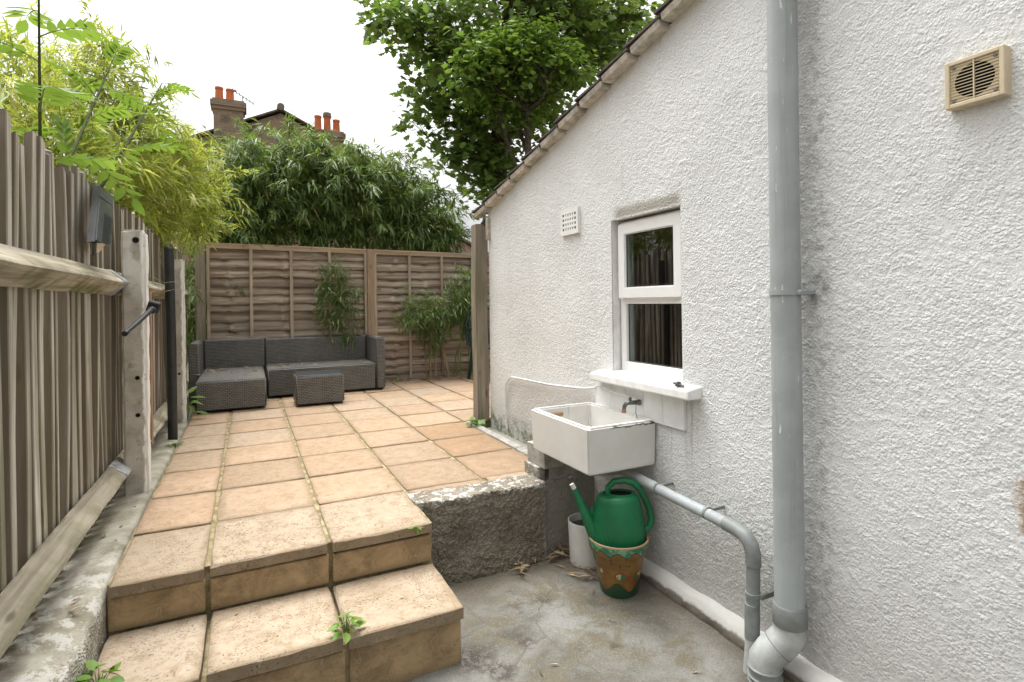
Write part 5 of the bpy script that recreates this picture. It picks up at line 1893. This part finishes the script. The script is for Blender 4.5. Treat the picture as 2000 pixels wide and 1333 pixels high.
# pinnate-leaved shoots rising over the left fence
def shoot(name, label, p0, p1, nleaf, rng, ll=.34, start=.25):
    root = empty(name, p0)
    tag(root, label, 'sapling', 'saplings over the left fence')
    p0, p1 = Vector(p0), Vector(p1)
    MB().tube([p0.lerp(p1, s_) for s_ in np.linspace(0, 1, 6)], [.0095, .009, .0085, .0075, .006, .004], 8).build('stem', 'shoot_stem', root, smooth=True)
    Pl, Dl, Sl, sz = [], [], [], []
    ga = rng.random() * 6
    for k_ in range(nleaf):
        s_ = start + (1 - start) * k_ / (nleaf - 1)
        b = p0.lerp(p1, s_)
        ga += 2.4
        ax_ = (p1 - p0).normalized()
        o1 = ax_.orthogonal().normalized()
        o2 = ax_.cross(o1)
        d = (o1 * math.cos(ga) + o2 * math.sin(ga)) * 1.0 + ax_ * .55
        d.normalize()
        L_ = ll * (1.0 - .35 * s_) * rng.uniform(.85, 1.15)
        pts_ = [b + d * L_ * q + Vector((0, 0, -.35 * L_ * q * q)) for q in np.linspace(0, 1, 6)]
        MB().tube(pts_, [.0035, .003, .0025, .002, .0016, .001], 5).build('leaf_stalk', 'culm_green', root, smooth=True)
        side = d.cross(Vector((0, 0, 1)))
        if side.length < .2:
            side = d.cross(Vector((1, 0, 0)))
        side.normalize()
        npair = 5
        for q in range(npair + 1):
            f_ = .22 + .78 * q / npair
            base = b + d * L_ * f_ + Vector((0, 0, -.35 * L_ * f_ * f_))
            tg = (d + Vector((0, 0, -.7 * f_))).normalized()
            for sgn in ((1, -1) if q < npair else (0,)):
                dd = (side * sgn + tg * (.55 if sgn else 1) + Vector((0, 0, -.18))).normalized()
                Pl.append(base[:])
                Dl.append(dd[:])
                Sl.append((tg.cross(dd).cross(dd) if sgn else side)[:])
                sz.append(rng.uniform(.11, .15) * (1 - .2 * s_))
    Sl = np.array(Sl) + rng.normal(0, .15, (len(Sl), 3))
    V, F = polyleaf(np.array(Pl), np.array(Dl), Sl, np.array(sz), LANCE + [], rng, cup=.18)
    np_mesh('leaves', V, F, 'shoot_leaf', root)


shoot('sapling', 'upright sapling with feathery leaves at the far left over the fence', (-.80, 3.0, -.2), (-.80, 3.03, 2.40), 10, np.random.default_rng(5), .36, .62)
shoot('sapling', 'middle slanting sapling with feathery leaves behind the picket fence', (-.78, 3.05, 1.45), (-.80, 4.40, 2.58), 9, np.random.default_rng(6), .34, .22)
shoot('sapling', 'sapling leaning right above the solar light with feathery leaves', (-.72, 3.6, 1.60), (-.66, 5.75, 3.0), 10, np.random.default_rng(8), .42, .20)

# ------------------------------------------------------------------ trees
def grow_tree(name, label, base, blobs, trunk_pts, trunk_r, nclus, per, shape, mat_, size, rng, limbs, depth=1.0, shell=.42, bark='bark'):
    root = empty(name, base)
    tag(root, label, 'tree')
    MB().tube(trunk_pts, trunk_r, 12).build('trunk', bark, root, smooth=True)
    C, d, B = in_blobs(blobs, nclus, rng, depth, shell)
    # limbs to the blob centres, twigs from the limbs to the leaf clusters
    tp = [Vector(p) for p in trunk_pts]
    ends = []
    for (x, y, z, r) in blobs:
        e = Vector((x, y, z))
        # leave the trunk a little below the blob
        cand = [p for p in tp if p.z < z - .2] or [tp[0]]
        s_ = max(cand, key=lambda p: p.z - .35 * (p - e).length)
        mid = s_.lerp(e, .5) + Vector((rng.normal(0, .12), rng.normal(0, .12), -.12 + rng.normal(0, .08)))
        pts_ = []
        for q in np.linspace(0, 1, 8):
            pts_.append(s_ * (1 - q) ** 2 + mid * 2 * q * (1 - q) + e * q * q)
        rr = .018 + .035 * r
        MB().tube(pts_, [rr * (1 - .82 * q) for q in np.linspace(0, 1, 8)], 7).build('limb', bark, root, smooth=True)
        ends.append(pts_)
    tw = MB()
    key = {tuple(np.round(b, 4)): i for i, b in enumerate(blobs)}
    for c, b in zip(C, B):
        i = key[tuple(np.round(b, 4))]
        pts_ = ends[i]
        cv = Vector(c)
        s_ = pts_[3 + int(rng.integers(5))]
        mid = s_.lerp(cv, .55) + Vector((rng.normal(0, .04), rng.normal(0, .04), .05))
        tw.tube([s_, mid, cv], [.008, .005, .002], 4, cap=False)
    tw.build('twigs', bark, root, fix=False)
    n = nclus * per
    P = np.repeat(C, per, 0) + rng.normal(0, .11, (n, 3)) * np.array([1, 1, .7])
    out = unit(np.repeat(d, per, 0) + rng.normal(0, .7, (n, 3)))
    D = unit(out * np.array([1, 1, .3]) + np.array([0, 0, -.45]))
    S = np.cross(D, np.array([0, 0, 1.0]) + rng.normal(0, .45, (n, 3)))
    V, F = polyleaf(P, D, S, rng.uniform(size[0], size[1], n), shape, rng, cup=.16)
    np_mesh('crown', V, F, mat_, root)
    return root


MP = [(4.7, 9.5, 7.3, 1.7), (3.13, 9.5, 6.22, .85), (2.40, 9.4, 5.95, .50), (6.3, 9.6, 7.1, 1.3), (7.7, 9.5, 7.2, .7), (3.61, 9.3, 5.38, .92), (4.78, 9.6, 5.5, 1.0), (5.9, 9.6, 6.0, 1.05), (2.83, 9.2, 4.65, .42), (3.45, 9.2, 4.2, .52), (4.3, 9.5, 4.2, .72), (5.3, 9.5, 4.75, .60), (2.60, 9.2, 4.12, .26), (3.05, 9.2, 3.72, .38), (3.95, 9.3, 3.25, .54), (4.42, 9.4, 3.5, .58), (3.62, 9.2, 3.72, .42), (4.20, 9.3, 2.86, .32), (6.9, 9.6, 6.6, .62), (3.9, 9.4, 4.75, .6)]
grow_tree('maple_tree', 'big dark green maple tree rising behind the roof', (4.55, 9.8, -.4), MP,
          [(4.55, 9.8, -.4), (4.5, 9.8, 1.5), (4.42, 9.75, 3.0), (4.45, 9.7, 4.2), (4.55, 9.7, 5.4), (4.6, 9.6, 6.6)], [.24, .20, .17, .15, .11, .06],
          1350, 8, MAPLE, 'maple_leaf', (.11, .19), np.random.default_rng(21), 14, depth=1.1)
LB = [(3.35, 7.9, 4.78, .30), (3.78, 7.9, 5.02, .36), (4.25, 7.9, 5.0, .36), (4.72, 7.9, 5.02, .32), (5.05, 7.9, 4.9, .25), (3.15, 8.0, 4.5, .26), (3.7, 8.2, 4.25, .26), (4.5, 8.2, 4.4, .28), (4.15, 8.3, 4.05, .22), (4.3, 7.9, 5.4, .3), (3.9, 7.9, 4.65, .28)]
grow_tree('broadleaf_tree', 'bright green round leaved tree in front of the dark maple', (4.5, 8.3, -.4), LB,
          [(4.5, 8.3, -.4), (4.45, 8.3, 1.6), (4.35, 8.25, 3.0), (4.25, 8.1, 4.2)], [.11, .09, .07, .045],
          400, 10, OVATE, 'bright_leaf', (.09, .14), np.random.default_rng(22), 8)

# ------------------------------------------------------------------ house behind the hedge
bh = empty('brick_house', (1.0, 18.5, -.4))
tag(bh, 'distant brick house with gable and two chimneys behind the bamboo', 'house')
gb = MB().prism([(-3.4, -.4), (5.4, -.4), (5.4, 4.85), (1.0, 6.93), (-3.4, 4.85)], 'Y', 18.3, 26)
gb.build('wall', 'london_stock', bh)
rfm = MB()
for sgn in (1, -1):
    xa, za = 1.0, 7.02
    xe, ze = 1.0 + sgn * 4.6, 4.84
    rfm.add([(xa, 18.2, za), (xe, 18.2, ze), (xe, 26.1, ze), (xa, 26.1, za), (xa, 18.2, za + .05), (xe, 18.2, ze + .05), (xe, 26.1, ze + .05), (xa, 26.1, za + .05)],
            [(3, 2, 1, 0), (4, 5, 6, 7), (0, 1, 5, 4), (1, 2, 6, 5), (2, 3, 7, 6), (3, 0, 4, 7)])
brf = rfm.build('roof', 'slate', bh)
MB().tube([(1.0, 18.15, 7.10), (1.0, 26.1, 7.10)], .11, 10).build('ridge_tile', 'slate', brf)


def stack(x0, x1, y0, y1, z0, z1, pots, lab):
    s_ = MB()
    s_.box(x0 + .06, x1 - .06, y0 + .06, y1 - .06, z0, z1 - .30)
    s_.box(x0 + .02, x1 - .02, y0 + .02, y1 - .02, z1 - .30, z1 - .20)
    s_.box(x0 - .02, x1 + .02, y0 - .02, y1 + .02, z1 - .20, z1 - .06)
    s_.box(x0 + .03, x1 - .03, y0 + .03, y1 - .03, z1 - .06, z1)
    o = s_.build('chimney', 'london_stock', bh)
    o['label'] = lab
    for (px_, h_, capd) in pots:
        r = .115
        MB().lathe([(r * .98, 0), (r * .92, h_ * .5), (r * .86, h_ - .06), (r * .98, h_ - .05), (r * .98, h_), (r * .72, h_), (r * .72, h_ - .3)], (px_, (y0 + y1) / 2, z1 - .02), n=18).build('chimney_pot', 'chimney_pot', o, smooth=True)
        if capd:
            MB().lathe([(.0, .16), (.12, .13), (.135, .05), (.135, 0), (0, 0)], (px_, (y0 + y1) / 2, z1 + h_ - .02), n=14).build('pot_cowl', 'slate', o, smooth=True)


stack(-.86, .03, 17.6, 18.25, 4.4, 6.93, ((-.66, .42, False), (-.38, .40, False)), 'brick chimney with two orange pots')
stack(1.92, 2.86, 17.9, 18.5, 4.4, 6.48, ((2.08, .50, False), (2.36, .50, True), (2.64, .44, False)), 'brick chimney with three orange pots')
an = empty('television_aerial', (-.1, 17.9, 6.9))
tag(an, 'thin television aerial on the left chimney of the brick house', 'aerial')
MB().tube([(-.05, 17.9, 6.3), (-.05, 17.9, 7.15)], .012, 6).build('mast', 'aerial', an)
MB().tube([(-.32, 17.9, 7.32), (.25, 17.9, 6.98)], .014, 6).build('boom', 'aerial', an)
for q in range(7):
    s_ = q / 6
    x_, z_ = -.30 + .53 * s_, 7.308 - .33 * s_
    MB().tube([(x_, 17.75, z_), (x_, 18.05, z_)], .010, 5).build('element', 'aerial', an)
MB().tube([(-.36, 17.9, 7.28), (-.22, 17.9, 7.30)], .045, 8).build('reflector', 'aerial', an)

# small things seen through the gap at the right
sh_ = empty('garden_shed', (3.2, 8.6, -.4))
tag(sh_, 'low shed with pale sheet roof peeping over the back fence', 'shed')
MB().box(2.75, 4.6, 8.0, 9.6, -.4, 1.66).build('wall', 'brown_wood', sh_)
MB().add([(2.62, 7.9, 1.80), (4.7, 7.9, 1.60), (4.7, 9.7, 1.60), (2.62, 9.7, 1.80), (2.62, 7.9, 1.83), (4.7, 7.9, 1.63), (4.7, 9.7, 1.63), (2.62, 9.7, 1.83)], [(3, 2, 1, 0), (4, 5, 6, 7), (0, 1, 5, 4), (1, 2, 6, 5), (2, 3, 7, 6), (3, 0, 4, 7)]).build('roof', 'zinc', sh_)
ph = empty('far_house', (8.5, 24, -.4))
tag(ph, 'distant pinkish house glimpsed between the hedge and the timber post', 'house')
MB().prism([(5.2, -.4), (10.6, -.4), (10.6, 2.9), (7.9, 4.3), (5.2, 2.9)], 'Y', 23.5, 30).build('wall', 'pink_wall', ph)
for sgn in (1, -1):
    MB().add([(7.9, 23.3, 4.36), (7.9 + sgn * 2.9, 23.3, 2.86), (7.9 + sgn * 2.9, 30.2, 2.86), (7.9, 30.2, 4.36), (7.9, 23.3, 4.46), (7.9 + sgn * 2.9, 23.3, 2.96), (7.9 + sgn * 2.9, 30.2, 2.96), (7.9, 30.2, 4.46)], [(3, 2, 1, 0), (4, 5, 6, 7), (0, 1, 5, 4), (1, 2, 6, 5), (2, 3, 7, 6), (3, 0, 4, 7)]).build('roof', 'slate', ph)
for (a, b) in ((6.3, 1.3), (8.9, 1.3)):
    w_ = MB().box(a, a + .9, 23.44, 23.50, b, b + 1.1).build('window', 'upvc_white', ph)
    MB().box(a + .07, a + .83, 23.42, 23.4395, b + .07, b + 1.03).build('pane', 'dark_void', w_)


# ------------------------------------------------------------------ weeds and litter
def weed(name, label, loc, n, size, h_, rng, shape=OVATE, spread=.05, cat='weed', group=None):
    root = empty(name, loc)
    tag(root, label, cat, group)
    st = MB()
    P, D, S, sz = [], [], [], []
    for k_ in range(n):
        a = k_ * 2.4 + rng.random()
        r = spread * math.sqrt((k_ + .5) / n)
        z = h_ * (1 - .7 * k_ / n) * rng.uniform(.7, 1.1)
        b = Vector((loc[0] + r * .5 * math.cos(a), loc[1] + r * .5 * math.sin(a), loc[2] + z))
        st.tube([Vector(loc) + Vector((0, 0, -.01)), Vector(loc).lerp(b, .6) + Vector((0, 0, .004)), b], [.0022, .0018, .0012], 5)
        P.append(b[:])
        D.append((math.cos(a), math.sin(a), .35 * rng.normal() - .05))
        S.append((-math.sin(a), math.cos(a), rng.normal() * .3))
        sz.append(size * rng.uniform(.65, 1.2))
    st.build('stems', 'culm_green', root, smooth=True)
    V, F = polyleaf(np.array(P), np.array(D), np.array(S), np.array(sz), shape, rng, cup=.15)
    np_mesh('leaves', V, F, 'weed_leaf', root)


weed('weed', 'green weed growing in the joint of the lower step', (.305, 2.035, -.182), 16, .042, .060, np.random.default_rng(1), spread=.06)
weed('weed', 'bright green weed at the bottom left corner beside the kerb', (-.425, 2.06, -.182), 20, .058, .075, np.random.default_rng(2), spread=.09)
weed('weed', 'tiny weed at the right front edge of the top step', (.665, 2.385, -.012), 8, .026, .022, np.random.default_rng(3), spread=.03)
weed('weed', 'tall pale green weed beside the chaise and concrete post', (-.49, 5.62, -.01), 12, .13, .26, np.random.default_rng(4), shape=LANCE, spread=.12)
weed('weed', 'leafy weed at the foot of the timber post', (1.665, 4.14, 0), 20, .062, .05, np.random.default_rng(9), spread=.10)
weed('weed', 'small weed on the patio edge near the black post', (-.485, 4.62, -.01), 9, .045, .035, np.random.default_rng(10), spread=.06)
weed('weed', 'low weed at the base of the right back fence panel', (1.72, 7.0, -.01), 14, .06, .08, np.random.default_rng(12), shape=LANCE, spread=.10)


def litter(name, label, pts_, size, rng, mat_='dry_leaf', tilt=.25):
    n = len(pts_)
    P = np.array(pts_, float)
    a = rng.random(n) * 6.283
    D = np.stack([np.cos(a), np.sin(a), rng.normal(0, tilt * .5, n)], -1)
    V, F = blades(P, D, rng.uniform(size[0], size[1], n), rng.uniform(.004, .009, n), rng, droop=.02)
    o = np_mesh(name, V, F, mat_)
    tag(o, label, 'leaf litter', kind='stuff')


r_ = np.random.default_rng(33)
pts_ = [(1.56 + r_.normal(0, .05), 2.60 + r_.normal(0, .03), GZ + .012 + .03 * r_.random()) for _ in range(34)]
pts_ += [(1.33 + r_.normal(0, .04), 2.58 + r_.normal(0, .02), GZ + .012 + .02 * r_.random()) for _ in range(22)]
pts_ += [(1.55 + r_.normal(0, .06), 2.38 + r_.normal(0, .05), GZ + .012 + .01 * r_.random()) for _ in range(22)]
litter('dry_leaves', 'dry brown leaves heaped in the yard corner beside the white planter', pts_, (.05, .13), r_)
pts_ = [(r_.uniform(-.43, -.25), r_.uniform(6.55, 6.93), .304 + .006 * r_.random()) for _ in range(30)] + [(r_.uniform(-.43, .14), r_.uniform(6.0, 6.93), .304) for _ in range(26)] + [(r_.uniform(.2, 1.3), r_.uniform(6.5, 6.93), .322) for _ in range(40)]
litter('dry_leaves', 'dry bamboo leaves scattered over the rattan seats', pts_, (.04, .10), r_)
pts_ = [(r_.uniform(1.45, 3.0), r_.uniform(6.95, 7.12) - .25 * r_.random() ** 3, .006 + .02 * r_.random()) for _ in range(320)]
litter('dry_leaves', 'drift of dry bamboo leaves along the foot of the back fence', pts_, (.05, .12), r_)
pts_ = [(r_.uniform(-.4, .74), r_.uniform(2.05, 2.4), -.176) for _ in range(3)] + [(r_.uniform(.85, 1.75), r_.uniform(1.2, 2.55), GZ + .008) for _ in range(6)] + [(r_.uniform(-.64, -.52), r_.uniform(2.2, 3.4), .002) for _ in range(18)]
litter('dry_leaves', 'a few stray dry leaves on the step, yard and kerb', pts_, (.015, .045), r_)

# ------------------------------------------------------------------ render settings
scene.render.engine = 'CYCLES'
scene.cycles.max_bounces = 5
scene.cycles.transparent_max_bounces = 12
